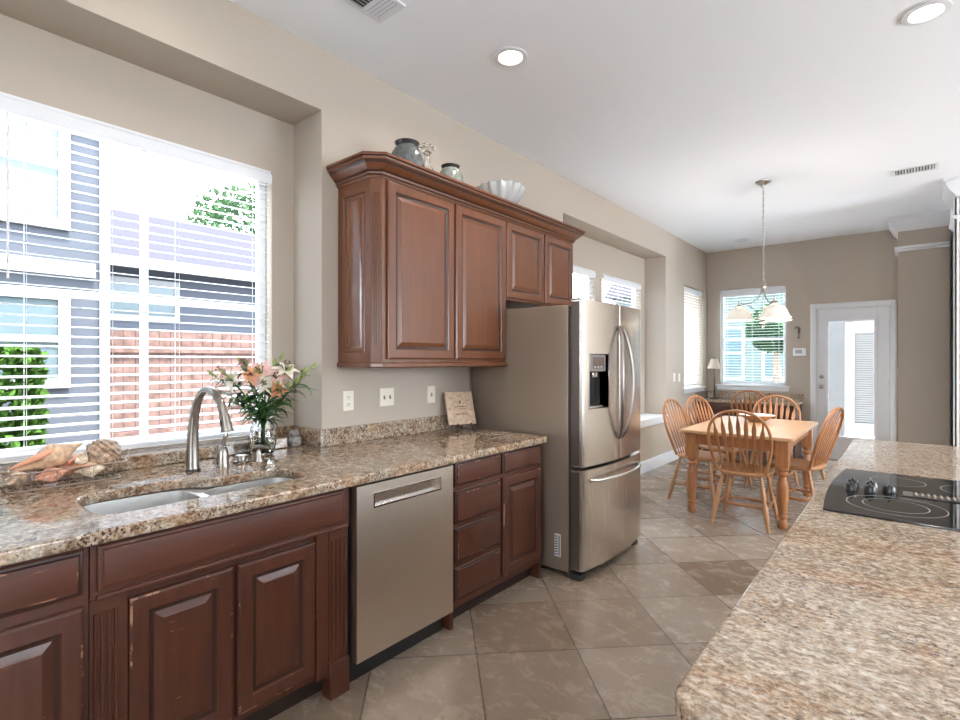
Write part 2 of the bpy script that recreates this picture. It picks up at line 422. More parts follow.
holed(wl, 'x', XN, XW, -3.5, YF, 0, HC, [(-.35, 1.628, 0, 2.80), (4.236, 6.918, .64, 2.80), W4])
holed(wl, 'x', -2.95, XN, -3.5, YF + .15, 0, HC, [W1, W2, W3, W4])
struct(wl.build('wall_left', M_wall, smooth=0))
wf = MB(); holed(wf, 'y', YF, YF + .15, -2.8149, 4.6, 0, HC, [W5, DR]); struct(wf.build('wall_far', M_wall, smooth=0))
wr = MB(); holed(wr, 'x', 4.5, 4.6, -3.5, 6.7, 0, HC, [(.8, 2.0, .9, 2.6), (3.8, 6.2, .9, 2.6)]); struct(wr.build('wall_right', M_wall, smooth=0))
wb = MB(); holed(wb, 'y', -3.6, -3.5, -2.95, 4.6, 0, HC, [(0.0, 1.4, .9, 2.6)]); struct(wb.build('wall_rear', M_wall, smooth=0))
struct(MB().box(-.103, .365, 8.1, YF, 0, HC).build('wall_alcove', M_wall, smooth=0))
struct(MB().box(.352, 4.5, 6.7, 6.85, 0, HC).build('wall_partition', M_wall, smooth=0))
struct(MB().box(.42, .47, 7.2, 8.75, 0, 3.05).build('gap_shade_slab', M_gapshade, bevel=.003))  # black slab standing in for the dark, shaded gap between the two walls
# crown and ledge trim
def crown_run(name, x0, x1, yface, zc=HC, left=True):
    prof = [(0, -.17), (.012, -.17), (.018, -.15), (.03, -.135), (.055, -.11), (.075, -.07), (.085, -.04), (.10, -.03), (.10, 0), (0, 0)]
    mb = MB()
    R = []
    # mitred ring: side return then front
    ring_pts = [((x0, yface + .6), (-1, 0)), ((x0, yface), (-1, -1)), ((x1, yface), (0, -1))]
    if not left: ring_pts = ring_pts[1:]; ring_pts[0] = ((x0, yface), (0, -1))
    for (px, py), (dx, dy) in ring_pts:
        R.append([(px + dx * o, py + dy * o, zc + z) for o, z in prof])
    mb.loft(R); return struct(mb.build(name, M_trim, smooth=30))
crown_run('trim_1', -.103, .365, 8.1)
crown_run('trim_2', .352, 4.49, 6.7)
def ledge_run(name, x0, x1, yf, z):
    prof = [(0, -.045), (.012, -.045), (.018, -.02), (.035, -.012), (.035, .012), (0, .012)]
    R = [[(px + dx * o, py + dy * o, z + zz) for o, zz in prof] for (px, py), (dx, dy) in (((x0, yf + .5), (-1, 0)), ((x0, yf), (-1, -1)), ((x1, yf), (0, -1)))]
    return struct(MB().loft(R).build(name, M_trim, smooth=30))
ledge_run('trim_3', -.103, .365, 8.1, 2.77); 
R_ = ledge_run('trim_4', .352, 4.49, 6.7, 2.77)
struct(MB().box(.335, .352, 6.68, 6.87, 0, 2.95).box(.335, .364, 6.68, 6.70, 0, 2.95).build('trim_5', M_trim, bevel=.003))
# baseboards
def bboard(name, *b): return struct(MB().box(*b).build(name, M_trim, bevel=.006))
bl = MB()
for a, b_, y0, y1 in ((XW, XW + .016, 3.9, YF), ): bl.box(a, b_, y0, y1, 0, .13).box(a, b_ - .006, y0, y1, .13, .15)
struct(bl.build('baseboard_left', M_trim, bevel=.004))
struct(MB().box(XW, -1.10, YF - .016, YF, 0, .14).build('baseboard_far', M_trim, bevel=.004))
# window seat sill in the second niche
sl = MB().box(XN, XW + .03, 4.237, 6.917, .64, .665).box(XW, XW + .03, 4.20, 4.24, .64, .665).box(XW, XW + .03, 6.915, 6.95, .64, .665).box(XW, XW + .018, 4.21, 6.94, .565, .64)
struct(sl.build('trim_6', M_trim, bevel=.005))

# ------------------------------------------------------------------ windows with blinds
def window(name, ax, plane, out, a0, a1, z0, z1, pane, vm=(), rail=None, fw=.045):
    """frame set toward the outside; ax = axis of the wall normal; out = sign of the outside"""
    p0, p1 = plane + out * .07, plane + out * .11
    if p0 > p1: p0, p1 = p1, p0
    e = .001
    def bx(mb, A0, A1, Z0, Z1, q0=p0, q1=p1):
        return mb.box(q0, q1, A0, A1, Z0, Z1) if ax == 'x' else mb.box(A0, A1, q0, q1, Z0, Z1)
    root = struct(empty(name, ((plane, (a0 + a1) / 2, z0) if ax == 'x' else ((a0 + a1) / 2, plane, z0))))
    f = MB(); bx(f, a0 + e, a0 + fw, z0 + e, z1 - e); bx(f, a1 - fw, a1 - e, z0 + e, z1 - e); bx(f, a0 + fw, a1 - fw, z0 + e, z0 + fw); bx(f, a0 + fw, a1 - fw, z1 - fw, z1 - e)
    f.build('window_frame', M_trim, root, bevel=.004)
    for k in vm:
        m = MB(); bx(m, k - .014, k + .014, z0 + fw, z1 - fw); m.build('mullion', M_trim, root, bevel=.004)
    if rail: m = MB(); bx(m, a0 + fw, a1 - fw, rail - .016, rail + .016, p0 + .004, p1 - .004); m.build('meeting_rail', M_trim, root, bevel=.004)
    g = MB(); q = (p0 + p1) / 2; bx(g, a0 + fw, a1 - fw, z0 + fw, z1 - fw, q - .002, q + .002)
    # single sheet of glass
    g = MB(); A, B, Z0, Z1 = a0 + fw * .8, a1 - fw * .8, z0 + fw * .8, z1 - fw * .8
    pts = [(q, A, Z0), (q, B, Z0), (q, B, Z1), (q, A, Z1)] if ax == 'x' else [(A, q, Z0), (B, q, Z0), (B, q, Z1), (A, q, Z1)]
    g.add(pts, [(0, 1, 2, 3)]); g.build('pane', pane, root, smooth=0)
    return root
def blind(ax, plane, a0, a1, z0, z1, label, cords, val=.07, pitch=.043, tilt=8, slat=.05, wand=None, inn=1):
    """plane: centre plane of the slats; inn: sign of the room side"""
    root = thing('window_blind', ((plane, (a0 + a1) / 2, z0) if ax == 'x' else ((a0 + a1) / 2, plane, z0)), label, 'window blind')
    def P(a, n, z): return (plane + inn * n, a, z) if ax == 'x' else (a, plane + inn * n, z)
    def bx(A0, A1, n0, n1, Z0, Z1):
        x, y = P(A0, n0, Z0), P(A1, n1, Z1)
        return (min(x[0], y[0]), max(x[0], y[0]), min(x[1], y[1]), max(x[1], y[1]), Z0, Z1)
    hr = MB(); hr.box(*bx(a0, a1, -.028, .030, z1 - .045, z1)); hr.build('headrail', M_trim, root, bevel=.003)
    va = MB(); prof = [(.032, 0), (.032, -.012), (.040, -.02), (.040, -val + .02), (.036, -val + .008), (.036, -val), (.031, -val), (.031, 0)]
    va.loft([[P(a, n, z1 + z) for n, z in prof] for a in (a0 - .0, a1 + .0)]); va.build('valance', M_trim, root, smooth=25)
    s = MB(); z = z1 - .075; t = math.radians(tilt); h = slat / 2
    while z > z0 + .035:
        sec = []
        for k in range(5):
            u = -h + 2 * h * k / 4; cr = .0025 * (1 - (u / h) ** 2)
            sec.append((u * math.cos(t) , z - u * math.sin(t) + cr + .0012))
        for k in range(4, -1, -1):
            u = -h + 2 * h * k / 4; cr = .0025 * (1 - (u / h) ** 2)
            sec.append((u * math.cos(t) , z - u * math.sin(t) + cr - .0012))
        s.loft([[P(a, n, zz) for n, zz in sec] for a in (a0 + .006, a1 - .006)])
        z -= pitch
    s.build('slats', M_slat, root, smooth=40)
    MB().box(*bx(a0 + .006, a1 - .006, -.026, .026, z0 + .006, z0 + .026)).build('bottom_rail', M_slat, root, bevel=.003)
    for a in cords:
        c = MB()
        for n in (-.0275, .0275): c.cyl(P(a, n, z0 + .02), P(a, n, z1 - .05), .0011, n=5)
        c.build('ladder_cord', M_cord, root)
    if wand is not None:
        MB().cyl(P(wand, .045, z1 - .08), P(wand, .045, z1 - .75), .004, n=8).build('tilt_wand', M_cord, root)
    return root
window('window_1', 'x', XN, -1, *W1[:2], *W1[2:], M_pane, vm=(.875,), rail=1.70)
window('window_2', 'x', XN, -1, *W2[:2], *W2[2:], M_pane, rail=1.6)
window('window_3', 'x', XN, -1, *W3[:2], *W3[2:], M_pane, rail=1.6)
window('window_4', 'x', XN, -1, *W4[:2], *W4[2:], M_pane, rail=1.72)
window('window_5', 'y', YF, 1, *W5[:2], *W5[2:], M_panet, vm=(), rail=1.72)
window('added_window_6', 'x', 4.5, 1, 0.8, 2.0, .9, 2.6, M_pane, vm=(1.4,))  # unseen side window, added to let in more light
window('added_window_8', 'x', 4.5, 1, 3.8, 6.2, .9, 2.6, M_pane, vm=(5.0,))  # unseen window added to brighten the dining end
window('added_window_7', 'y', -3.5, -1, 0.0, 1.4, .9, 2.6, M_pane, vm=(.7,))  # unseen window added behind the camera as a light opening
blind('x', XN - .018, W1[0] + .01, W1[1] - .012, W1[2] + .004, W1[3] - .004, 'wide white slatted blind filling the large window over the sink', (.0, .42, .72, 1.0, 1.40), val=.075, wand=.36)
blind('x', XN - .03, W2[0] + .01, W2[1] - .01, W2[2], W2[3] - .004, 'white slatted blind of the niche window just right of the wall cabinet', (4.5, 4.88, 5.28), val=.08)
blind('x', XN - .03, W3[0] + .01, W3[1] - .01, W3[2], W3[3] - .004, 'white slatted blind of the niche window above the steel fridge, at the niche end', (5.8, 6.2, 6.62), val=.08)
blind('x', XW - .05, W4[0] + .01, W4[1] - .01, W4[2] + .03, W4[3] - .004, 'narrow white slatted blind on the left wall beside the room corner', (7.82, 8.36), val=.085)
blind('y', YF + .035, W5[0] + .01, W5[1] - .01, W5[2] + .03, W5[3] - .004, 'white slatted blind on the end wall behind the hanging light', (-2.22, -1.86, -1.5), val=.11, tilt=2, inn=-1)
# sills of the two dining windows
struct(MB().box(-2.38, -1.34, YF - .05, YF + .06, .99, 1.012).box(-2.36, -1.36, YF - .02, YF - .001, .93, .99).build('trim_7', M_trim, bevel=.004))
struct(MB().box(XW - .10, XW + .045, 7.60, 8.58, .96, .982).box(XW + .001, XW + .018, 7.62, 8.56, .91, .96).build('trim_8', M_trim, bevel=.004))

# ------------------------------------------------------------------ patio door
dr = struct(empty('door_1', (-.605, YF, 0)))
cas = MB()
for a, b_ in ((-1.095, -1.02), (-.19, -.118)): 
    cas.box(a, b_, YF - .018, YF - .0005, 0, 2.13 + .075); cas.box(a + .012, b_ - .012, YF - .026, YF - .018, 0, 2.13 + .063)
cas.box(-1.02, -.19, YF - .018, YF - .0005, 2.13, 2.205); cas.box(-1.03, -.18, YF - .026, YF - .018, 2.142, 2.193)
cas.build('casing', M_trim, dr, bevel=.004)
MB().box(-1.019, -1.0105, YF + .001, YF + .149, 0, 2.129).box(-.1995, -.191, YF + .001, YF + .149, 0, 2.129).box(-1.0105, -.1995, YF + .001, YF + .149, 2.1205, 2.129).box(-1.0105, -.995, YF + .064, YF + .08, 0, 2.12).box(-.215, -.1995, YF + .064, YF + .08, 0, 2.12).box(-.995, -.215, YF + .064, YF + .08, 2.10, 2.12).box(-1.0105, -.1995, YF + .001, YF + .149, 0, .009).build('jamb', M_trim, dr)
lf = MB(); X0, X1, Y0, Y1, ZT = -1.01, -.20, YF + .02, YF + .062, 2.12
gx0, gx1, gz0, gz1 = -.905, -.335, .30, 1.97
lf.box(X0, gx0, Y0, Y1, .01, ZT).box(gx1, X1, Y0, Y1, .01, ZT).box(gx0, gx1, Y0, Y1, .01, gz0).box(gx0, gx1, Y0, Y1, gz1, ZT)
lf.build('door_leaf', M_trim, dr, bevel=.003)
gb = MB()
for q in ((gx0 - .012, gx0 + .03, gz0 - .012, gz1 + .012), (gx1 - .03, gx1 + .012, gz0 - .012, gz1 + .012), (gx0 + .03, gx1 - .03, gz0 - .012, gz0 + .03), (gx0 + .03, gx1 - .03, gz1 - .03, gz1 + .012)):
    gb.box(q[0], q[1], Y0 - .014, Y0 - .001, q[2], q[3])
gb.build('glazing_bead', M_trim, dr, bevel=.005)
MB().add([(gx0, YF + .04, gz0), (gx1, YF + .04, gz0), (gx1, YF + .04, gz1), (gx0, YF + .04, gz1)], [(0, 1, 2, 3)]).build('pane', M_paned, dr, smooth=0)
for z, nm in ((1.16, 'deadbolt'), (1.02, 'door_knob')):
    k = MB(); k.T = Matrix.Translation((-.962, Y0, z)) @ Matrix.Rotation(PI / 2, 4, 'X')
    k.lathe([(.0, 0), (.030, 0), (.030, .008), (.012, .012), (.011, .03), (.026, .040), (.028, .055), (.016, .066), (0, .068)] if nm == 'door_knob' else [(0, 0), (.030, 0), (.028, .012), (.012, .016), (.010, .026), (0, .027)], n=20)
    k.build(nm, M_nickel, dr)
for z in (.25, 1.1, 1.9): MB().cyl((-.195, Y0 - .008, z - .045), (-.195, Y0 - .008, z + .045), .007, n=8).build('hinge', M_nickel, dr)
# patio beyond: white wall with a second glazed door
struct(MB().box(-12, 5, 9.0, 18, -.14, -.04).box(-12, -3.0, -6, 9.0, -.14, -.04).build('ground', M_ground, smooth=0))
pw = MB(); holed(pw, 'y', 10.8, 10.95, -1.14, 1.4, -.04, 2.6, [(-.86, .02, -.04, 2.06)]); struct(pw.build('wall_patio', M_patio, smooth=0))
d2 = struct(empty('door_2', (-.42, 10.8, 0)))
q = MB(); a0, a1, b0, b1 = -.71, -.13, .33, 1.86
q.box(-.85, a0, 10.8, 10.85, .12, 2.05).box(a1, .01, 10.8, 10.85, .12, 2.05).box(a0, a1, 10.8, 10.85, .12, b0).box(a0, a1, 10.8, 10.85, b1, 2.05).build('door_leaf', M_extw, d2, bevel=.004)
MB().box(a0, a1, 10.83, 10.86, b0, b1).build('pane', M_extgl, d2)
s = MB(); z = b0 + .02
while z < b1 - .02: s.add([(a0, 10.826, z), (a1, 10.826, z), (a1, 10.815, z + .030), (a0, 10.815, z + .030)], [(0, 1, 2, 3)]); z += .038
s.build('blind_slats', M_extw, d2, smooth=0)

# ------------------------------------------------------------------ outside
def win_on(mb_f, parent, ax, p, a0, a1, z0, z1, out):
    fr = MB(); t = .09
    for A0, A1, Z0, Z1 in ((a0 - t, a0, z0 - t, z1 + t), (a1, a1 + t, z0 - t, z1 + t), (a0, a1, z0 - t, z0), (a0, a1, z1, z1 + t), (a0, a1, (z0 + z1) / 2 - .03, (z0 + z1) / 2 + .03)):
        if ax == 'x': fr.box(p, p + out * .04, A0, A1, Z0, Z1)
        else: fr.box(A0, A1, p, p + out * .04, Z0, Z1)
    w_ = fr.build('window', M_extw, parent)
    g = MB()
    if ax == 'x': g.box(p, p + out * .015, a0, a1, z0, z1)
    else: g.box(a0, a1, p, p + out * .015, z0, z1)
    g.build('pane', M_extgl, w_)
ha = thing('neighbour_house', (-7.4, -2, -.04), 'blue-grey sided house with white corner board, nearest outside the sink window', 'house')
MB().box(-8.6, -6.3, -6, 1.56, -.04, 4.7).build('wall', M_sidA, ha)
MB().box(-6.3, -6.27, 1.50, 1.585, -.04, 4.7).box(-6.42, -6.3, 1.56, 1.585, -.04, 4.7).build('corner_board', M_extw, ha)
MB().box(-6.3, -6.25, -6, 1.46, 2.22, 2.36).build('band_board', M_extw, ha)
win_on(None, ha, 'x', -6.3, -.2, 1.17, 2.75, 3.8, 1); win_on(None, ha, 'x', -6.3, .05, 1.17, 1.22, 1.98, 1)
MB().loft([[(-8.9, -6.2, 4.7), (-5.9, -6.2, 4.7), (-7.4, -6.2, 5.3)], [(-8.9, 1.9, 4.7), (-5.9, 1.9, 4.7), (-7.4, 1.9, 5.3)]]).build('roof', M_roof, ha, smooth=0)
hb = thing('neighbour_house', (-14, 6, -.04), 'grey sided house with low shingled roof standing beyond the cedar fence', 'house')
MB().box(-17, -11.2, 1.2, 16, -.04, 3.25).build('wall', M_sidB, hb)
MB().loft([[(-10.8, .8, 3.22), (-14.1, .8, 4.9), (-17.4, .8, 3.22)], [(-10.8, 16.4, 3.22), (-14.1, 16.4, 4.9), (-17.4, 16.4, 3.22)]]).build('roof', M_roof, hb, smooth=0)
MB().box(-10.82, -10.76, 0.8, 16.4, 3.08, 3.28).build('fascia', M_extw, hb)
for y in (2.6, 6.2, 10.4): win_on(None, hb, 'x', -11.2, y, y + 1.3, 2.25, 2.85, 1)
fe = thing('cedar_fence', (-8, 9, -.04), 'salmon cedar board fence along the side yard outside the windows', 'fence')
fb = MB(); y = 1.6
while y < 15.9:
    hgt = 1.80 + random.uniform(-.012, .012); fb.box(-8.01, -7.99, y, y + .135, -.04, hgt); y += .142
fb.build('boards', M_fence, fe, smooth=0)
for z in (.35, 1.5): MB().box(-7.99, -7.95, 1.6, 16, z, z + .09).build('rail', M_fence, fe)
hc = thing('neighbour_house', (-5, 16, -.04), 'pale green-grey sided house across the back yard behind the dining window', 'house')
MB().box(-7.6, -1.2, 16.2, 18, -.04, 3.5).build('wall', siding_mat('pale_green_siding', (.085, .105, .10), .2), hc)
MB().loft([[(-7.9, 15.9, 3.45), (-7.9, 18.4, 3.45), (-7.9, 17.1, 4.6)], [(-.8, 15.9, 3.45), (-.8, 18.4, 3.45), (-.8, 17.1, 4.6)]]).build('roof', M_roof, hc, smooth=0)
win_on(None, hc, 'y', 16.2, -4.6, -3.7, .9, 2.3, -1); win_on(None, hc, 'y', 16.2, -3.1, -2.2, .9, 2.3, -1)
def foliage(n, fn, size, seed):
    rnd = random.Random(seed); mb = MB()
    for _ in range(n):
        p = Vector(fn(rnd)); a = Vector((rnd.uniform(-1, 1), rnd.uniform(-1, 1), rnd.uniform(-1, 1))).normalized(); b_ = a.orthogonal().normalized()
        c_ = a.cross(b_); s_ = size * rnd.uniform(.6, 1.3)
        mb.add([p - a * s_, p + b_ * s_ * .45, p + a * s_, p - b_ * s_ * .45 + c_ * s_ * .15], [(0, 1, 2), (0, 2, 3)])
    return mb
hg = thing('clipped_hedge', (-5.4, .6, -.04), 'bright green clipped hedge outside the left end of the sink window', 'hedge')
def hf(r):
    f = r.choice('xyztx'); x, y, z = r.uniform(-5.7, -5.0), r.uniform(-1.2, .82), r.uniform(0, 1.45)
    if f == 'x': x = -5.0 + r.uniform(-.05, .04)
    if f == 'y': y = .82 + r.uniform(-.05, .04)
    if f == 't': z = 1.45 + r.uniform(-.05, .03)
    return (x, y, z)
foliage(9000, hf, .05, 1).build('leaves', M_hedge, hg, smooth=0)
MB().cyl((-5.35, 0, -.04), (-5.35, 0, 1.1), .05, .02).build('trunk', M_bark, hg)
for i, (cx, cy, rz_, hz, lab) in enumerate(((-2.3, 13.0, .55, 2.1, 'small leafy green tree outside the dining window'), (-19.5, 9.3, 2.1, 6.2, 'tall leafy tree top showing above the far roof at the sink window'))):
    t = thing('leafy_tree', (cx, cy, -.04), lab, 'tree')
    def tf(r, cx=cx, cy=cy, rz_=rz_, hz=hz):
        d = Vector((r.gauss(0, 1), r.gauss(0, 1), r.gauss(0, 1))).normalized() * rz_ * r.uniform(.35, 1) ** .5
        return (cx + d.x, cy + d.y, hz + d.z * .9)
    foliage(3200, tf, .12, 10 + i).build('crown', M_tree, t, smooth=0)
    MB().tube([(cx, cy, -.04), (cx + .05, cy, hz * .5), (cx, cy + .05, hz)], [.12, .09, .04], 10).build('trunk', M_bark, t)

# ------------------------------------------------------------------ kitchen run: base cabinets
DOORP = [(0, 0), (0, .013), (.003, .017), (.009, .020), (.052, .020), (.056, .014), (.062, .011), (.070, .010), (.090, .0165), (.094, .0185)]
DRAWP = [(0, 0), (0, .010), (.004, .013), (.010, .0145), (.014, .019), (.018, .020)]
SIDEP = [(0, 0), (0, .004), (.004, .006), (.008, .002), (.016, .002), (.026, .008)]
XF = -1.820   # face frame plane
def glaze(o, prof, mat):
    o.data.materials.append(M_glaze)
    rows = (5, 6) if len(prof) > 8 else (2, 3)
    for p in o.data.polygons:
        if p.index // 4 in rows and p.index < 4 * (len(prof) - 1): p.material_index = 1
    if mat is not M_cab:
        o.data.materials.append(M_wear); wr_ = (2,) if len(prof) > 8 else (4,)
        for p in o.data.polygons:
            if p.index // 4 in wr_: p.material_index = 2
    return o
def front_door(par, y0, y1, z0, z1, x=XF, mat=M_cabb, prof=DOORP, name='door'):
    return glaze(MB().panel((x, y0, z0), (0, 1, 0), (1, 0, 0), y1 - y0, z1 - z0, prof).build(name, mat, par, smooth=20), prof, mat)
def base_unit(label, y0, y1):
    r = thing('base_cabinet', ((XF + XW) / 2, (y0 + y1) / 2, 0), label, 'cabinet')
    return r
def carcass(r, y0, y1, xf=XF, kick=True, zk=.10):
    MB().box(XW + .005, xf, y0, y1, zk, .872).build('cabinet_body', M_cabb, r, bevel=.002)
    if kick: MB().box(XW + .005, xf - .07, y0 + .002, y1 - .002, 0, zk).build('toe_kick', M_kick, r)
g_ = .0015
# left end cabinet
r = base_unit('worn cherry base cabinet left of the sink cabinet, one drawer over one door', -.80, .41)
carcass(r, -.80, .41 - g_)
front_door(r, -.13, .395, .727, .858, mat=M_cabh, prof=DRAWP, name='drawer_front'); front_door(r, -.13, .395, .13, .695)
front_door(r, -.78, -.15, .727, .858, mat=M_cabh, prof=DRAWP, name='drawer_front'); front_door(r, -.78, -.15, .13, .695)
# sink cabinet
r = base_unit('worn cherry sink cabinet with fluted posts and long scuffed apron under the double sink', .41, 1.31)
MB().box(XW + .005, XF - .03, 0.41 + g_, 1.31 - g_, .10, .66).box(XF - .03 - .02, XF - .03, .41 + g_, 1.31 - g_, .66, .70).box(XF - .06, XF - .001, .41 + g_, 1.31 - g_, .70, .872).box(XW + .005, XW + .03, .41 + g_, 1.31 - g_, .70, .872).build('cabinet_body', M_cabb, r)
MB().box(XW + .005, XF - .09, .43, 1.29, 0, .10).build('toe_kick', M_kick, r)
MB().panel((XF, .428, .725), (0, 1, 0), (1, 0, 0), .848, .133, DRAWP).build('apron_panel', M_cabh, r, smooth=20)
MB().box(XF - .03, XF + .010, .425, 1.30, .697, .712).build('apron_rail', M_cabh, r, bevel=.004)
def fluted(y0, y1, x0, z0, z1, n=4):
    m = MB().box(x0 - .05, x0, y0, y1, z0, z1); w_ = (y1 - y0 - .012) / n
    for k in range(n): m.cyl((x0, y0 + .006 + w_ * (k + .5), z0 + .04), (x0, y0 + .006 + w_ * (k + .5), z1 - .04), w_ * .34, n=8)
    return m
for a, b_ in ((.412, .492), (1.216, 1.308)):
    fluted(a, b_, XF - .008, .0, .695).build('fluted_post', M_cabb, r, smooth=40)
for a, b_ in ((1.214, 1.309),):
    MB().box(XF - .02, XF + .004, a, b_, 0, .15).build('plinth_block', M_cabb, r, bevel=.004)
front_door(r, .512, .829, .128, .668, x=XF - .03); front_door(r, .845, 1.157, .128, .668, x=XF - .03)
for a, b_ in ((1.16, 1.215), (.493, .508)): MB().box(XF - .03, XF - .012, a, b_, .10, .695).build('face_stile', M_cabb, r)
# drawer cabinet and last cabinet share one carcass
r = base_unit('worn cherry base cabinet between dishwasher and fridge, four drawers beside one door', 1.93, 2.78)
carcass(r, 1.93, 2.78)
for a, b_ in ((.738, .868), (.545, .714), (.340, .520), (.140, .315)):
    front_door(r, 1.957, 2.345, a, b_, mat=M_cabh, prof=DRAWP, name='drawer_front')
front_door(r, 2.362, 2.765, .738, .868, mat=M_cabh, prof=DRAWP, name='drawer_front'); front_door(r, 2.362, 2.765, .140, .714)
for a, b_ in ((1.93, 1.955), (2.755, 2.78)): MB().box(XF - .06, XF, a, b_, 0, .1).build('foot', M_cabb, r)

# dishwasher
dw = thing('dishwasher', (-2.1, 1.615, 0), 'stainless steel dishwasher under the counter with recessed pocket handle', 'dishwasher')
MB().box(-2.45, -1.835, 1.318, 1.922, .11, .866).build('tub', M_black, dw)
XD = -1.785; y0, y1, zb, zt = 1.322, 1.916, .115, .862; ya, yb, za, zc = 1.415, 1.822, .762, .815
d = MB().box(XD - .045, XD, y0, ya, zb, zt).box(XD - .045, XD, yb, y1, zb, zt).box(XD - .045, XD, ya, yb, zb, za).box(XD - .045, XD, ya, yb, zc, zt)
d.build('door', M_steelh, dw, smooth=0)
hn = MB(); R = []
for t in range(9):
    yy = ya + (yb - ya) * t / 8; sag = .0
    R.append([(XD - .042, yy, za - .0), (XD - .006, yy, za), (XD - .020, yy, za + .018), (XD - .036, yy, za + .030), (XD - .040, yy, zc)])
hn.add([p for q_ in R for p in q_], [(k * 5 + i, k * 5 + i + 1, (k + 1) * 5 + i + 1, (k + 1) * 5 + i) for k in range(8) for i in range(4)])
hn.build('pocket_handle', M_chrome, dw, smooth=60)
rm = MB(); e = .006
for q_ in ((ya - e, yb + e, za - e, za), (ya - e, yb + e, zc, zc + e), (ya - e, ya, za, zc), (yb, yb + e, za, zc)): rm.box(XD - .001, XD + .003, q_[0], q_[1], q_[2], q_[3])
rm.build('handle_rim', M_chrome, dw)
MB().box(-2.4, -1.86, 1.33, 1.91, 0, .108).build('kick_plate', M_black, dw)

# ------------------------------------------------------------------ worktop, backsplash, sink
out = [(-1.765, -.80)] + [(-1.765 - .03 + .03 * math.cos(math.radians(a)), 2.79 - .03 + .03 * math.sin(math.radians(a))) for a in range(0, 91, 15)] + \
      [(XW + .001, 2.79), (XW + .001, 1.627), (XN + .001, 1.627), (XN + .001, -.349), (XW + .001, -.349), (XW + .001, -.80)]
def arc(cx, cy, r, a0, a1, n=6): return [(cx + r * math.cos(math.radians(a0 + (a1 - a0) * k / n)), cy + r * math.sin(math.radians(a0 + (a1 - a0) * k / n))) for k in range(n + 1)]
cut = arc(-1.995, .53, .07, -90, 0) + arc(-2.005, 1.115, .08, 0, 90) + arc(-2.10, 1.115, .08, 90, 180) + [(-2.183, 1.0), (-2.190, .93), (-2.215, .88), (-2.25, .845), (-2.277, .80), (-2.285, .74)] + arc(-2.185, .56, .10, 180, 270)
top = curve_slab('kitchen_worktop', out, [cut[::-1]], .874, .914, .008, M_gran)
tag(top, 'polished golden brown granite worktop running under the sink window to the fridge', 'worktop')
bs = MB().box(XW + .001, XW + .022, 1.6275, 2.79, .9145, 1.012).box(XN + .001, XW + .022, 1.605, 1.627, .9145, 1.012).box(XN + .001, XN + .022, 1.494, 1.605, .9145, 1.012)
tag(bs.build('backsplash', M_gran, bevel=.003), 'low granite backsplash strip behind the counter, wrapping the niche corner', 'backsplash')
tag(MB().box(XN + .001, -2.64, -.345, 1.490, .9145, .972).build('window_ledge', M_gran, bevel=.006), 'raised granite ledge under the wide window behind the sink', 'ledge')
sk = thing('double_sink', (-2.08, .82, .68), 'undermount stainless double bowl sink in the granite worktop', 'sink')
outer = [(x + (0.02 if x > -2.1 else -.02), y + (.02 if y > .8 else -.02)) for x, y in cut]
bL = arc(-2.0, .53, .085, -90, 0) + arc(-2.0, .745, .075, 0, 90) + arc(-2.205, .745, .075, 90, 180) + arc(-2.195, .54, .095, 180, 270)
bR = arc(-1.995, .925, .075, -90, 0) + arc(-2.0, 1.12, .085, 0, 90) + arc(-2.105, 1.12, .085, 90, 180) + arc(-2.115, .925, .075, 180, 270)
curve_slab('rim', outer, [bL[::-1], bR[::-1]], .868, .873, .0015, M_sink, sk)
def basin(poly, zt, zb, par):
    cx = sum(p[0] for p in poly) / len(poly); cy = sum(p[1] for p in poly) / len(poly); R = []
    for sx, z in ((1.0, zt), (.985, zt - .06), (.97, zb + .03), (.94, zb + .012), (.88, zb + .002), (.5, zb), (.15, zb - .002)):
        R.append([(cx + (x - cx) * sx, cy + (y - cy) * sx, z) for x, y in poly])
    n = len(poly); o = MB().loft(R, cap0=False, cap1=True).build('bowl', M_sink, par, smooth=50)
    q_ = MB(); q_.lathe([(0, 0), (.042, 0), (.042, .003), (.034, .004), (.030, .001), (0, .001)], (cx - .02, cy, zb + .0005)); q_.build('drain', M_chrome, o)
basin(bL, .870, .685, sk); basin(bR, .870, .705, sk)

# faucet and deck fittings
fa = thing('kitchen_faucet', (-2.41, .913, .914), 'tall brushed nickel gooseneck faucet with pull-down spray head behind the sink', 'faucet')
MB().lathe([(0, 0), (.032, 0), (.032, .006), (.028, .010), (0, .011)], (-2.41, .913, .9145)).build('base_ring', M_black, fa)
pp = smooth_path([(-2.41, .913, .924), (-2.412, .913, 1.02), (-2.405, .914, 1.12), (-2.385, .917, 1.195), (-2.345, .921, 1.25), (-2.29, .927, 1.272), (-2.235, .933, 1.258), (-2.195, .938, 1.222), (-2.175, .941, 1.185)], 5)
n = len(pp); MB().tube(pp, [.0265 - .0095 * min(1, k / (n * .45)) for k in range(n)], 16, up=(0, 1, 0)).build('spout', M_nickel, fa)
sp = smooth_path([(-2.175, .941, 1.187), (-2.165, .943, 1.16), (-2.153, .945, 1.125), (-2.148, .946, 1.105)], 3)
sh = MB().tube(sp, [.0175 + .008 * k / (len(sp) - 1) for k in range(len(sp))], 16, up=(0, 1, 0)).build('spray_head', M_nickel, fa)
MB().tube([(-2.158, .927, 1.152), (-2.151, .9255, 1.130)], [.006, .006], 8).build('spray_button', M_black, sh)
ha_ = thing('faucet_handle', (-2.415, 1.043, .914), 'short nickel mixer valve with upright lever right of the gooseneck faucet', 'faucet handle')
MB().lathe([(0, 0), (.030, 0), (.030, .006), (.027, .008), (.025, .055), (.022, .072), (.016, .086), (.008, .092), (0, .093)], (-2.415, 1.043, .9145)).build('valve_body', M_nickel, ha_)
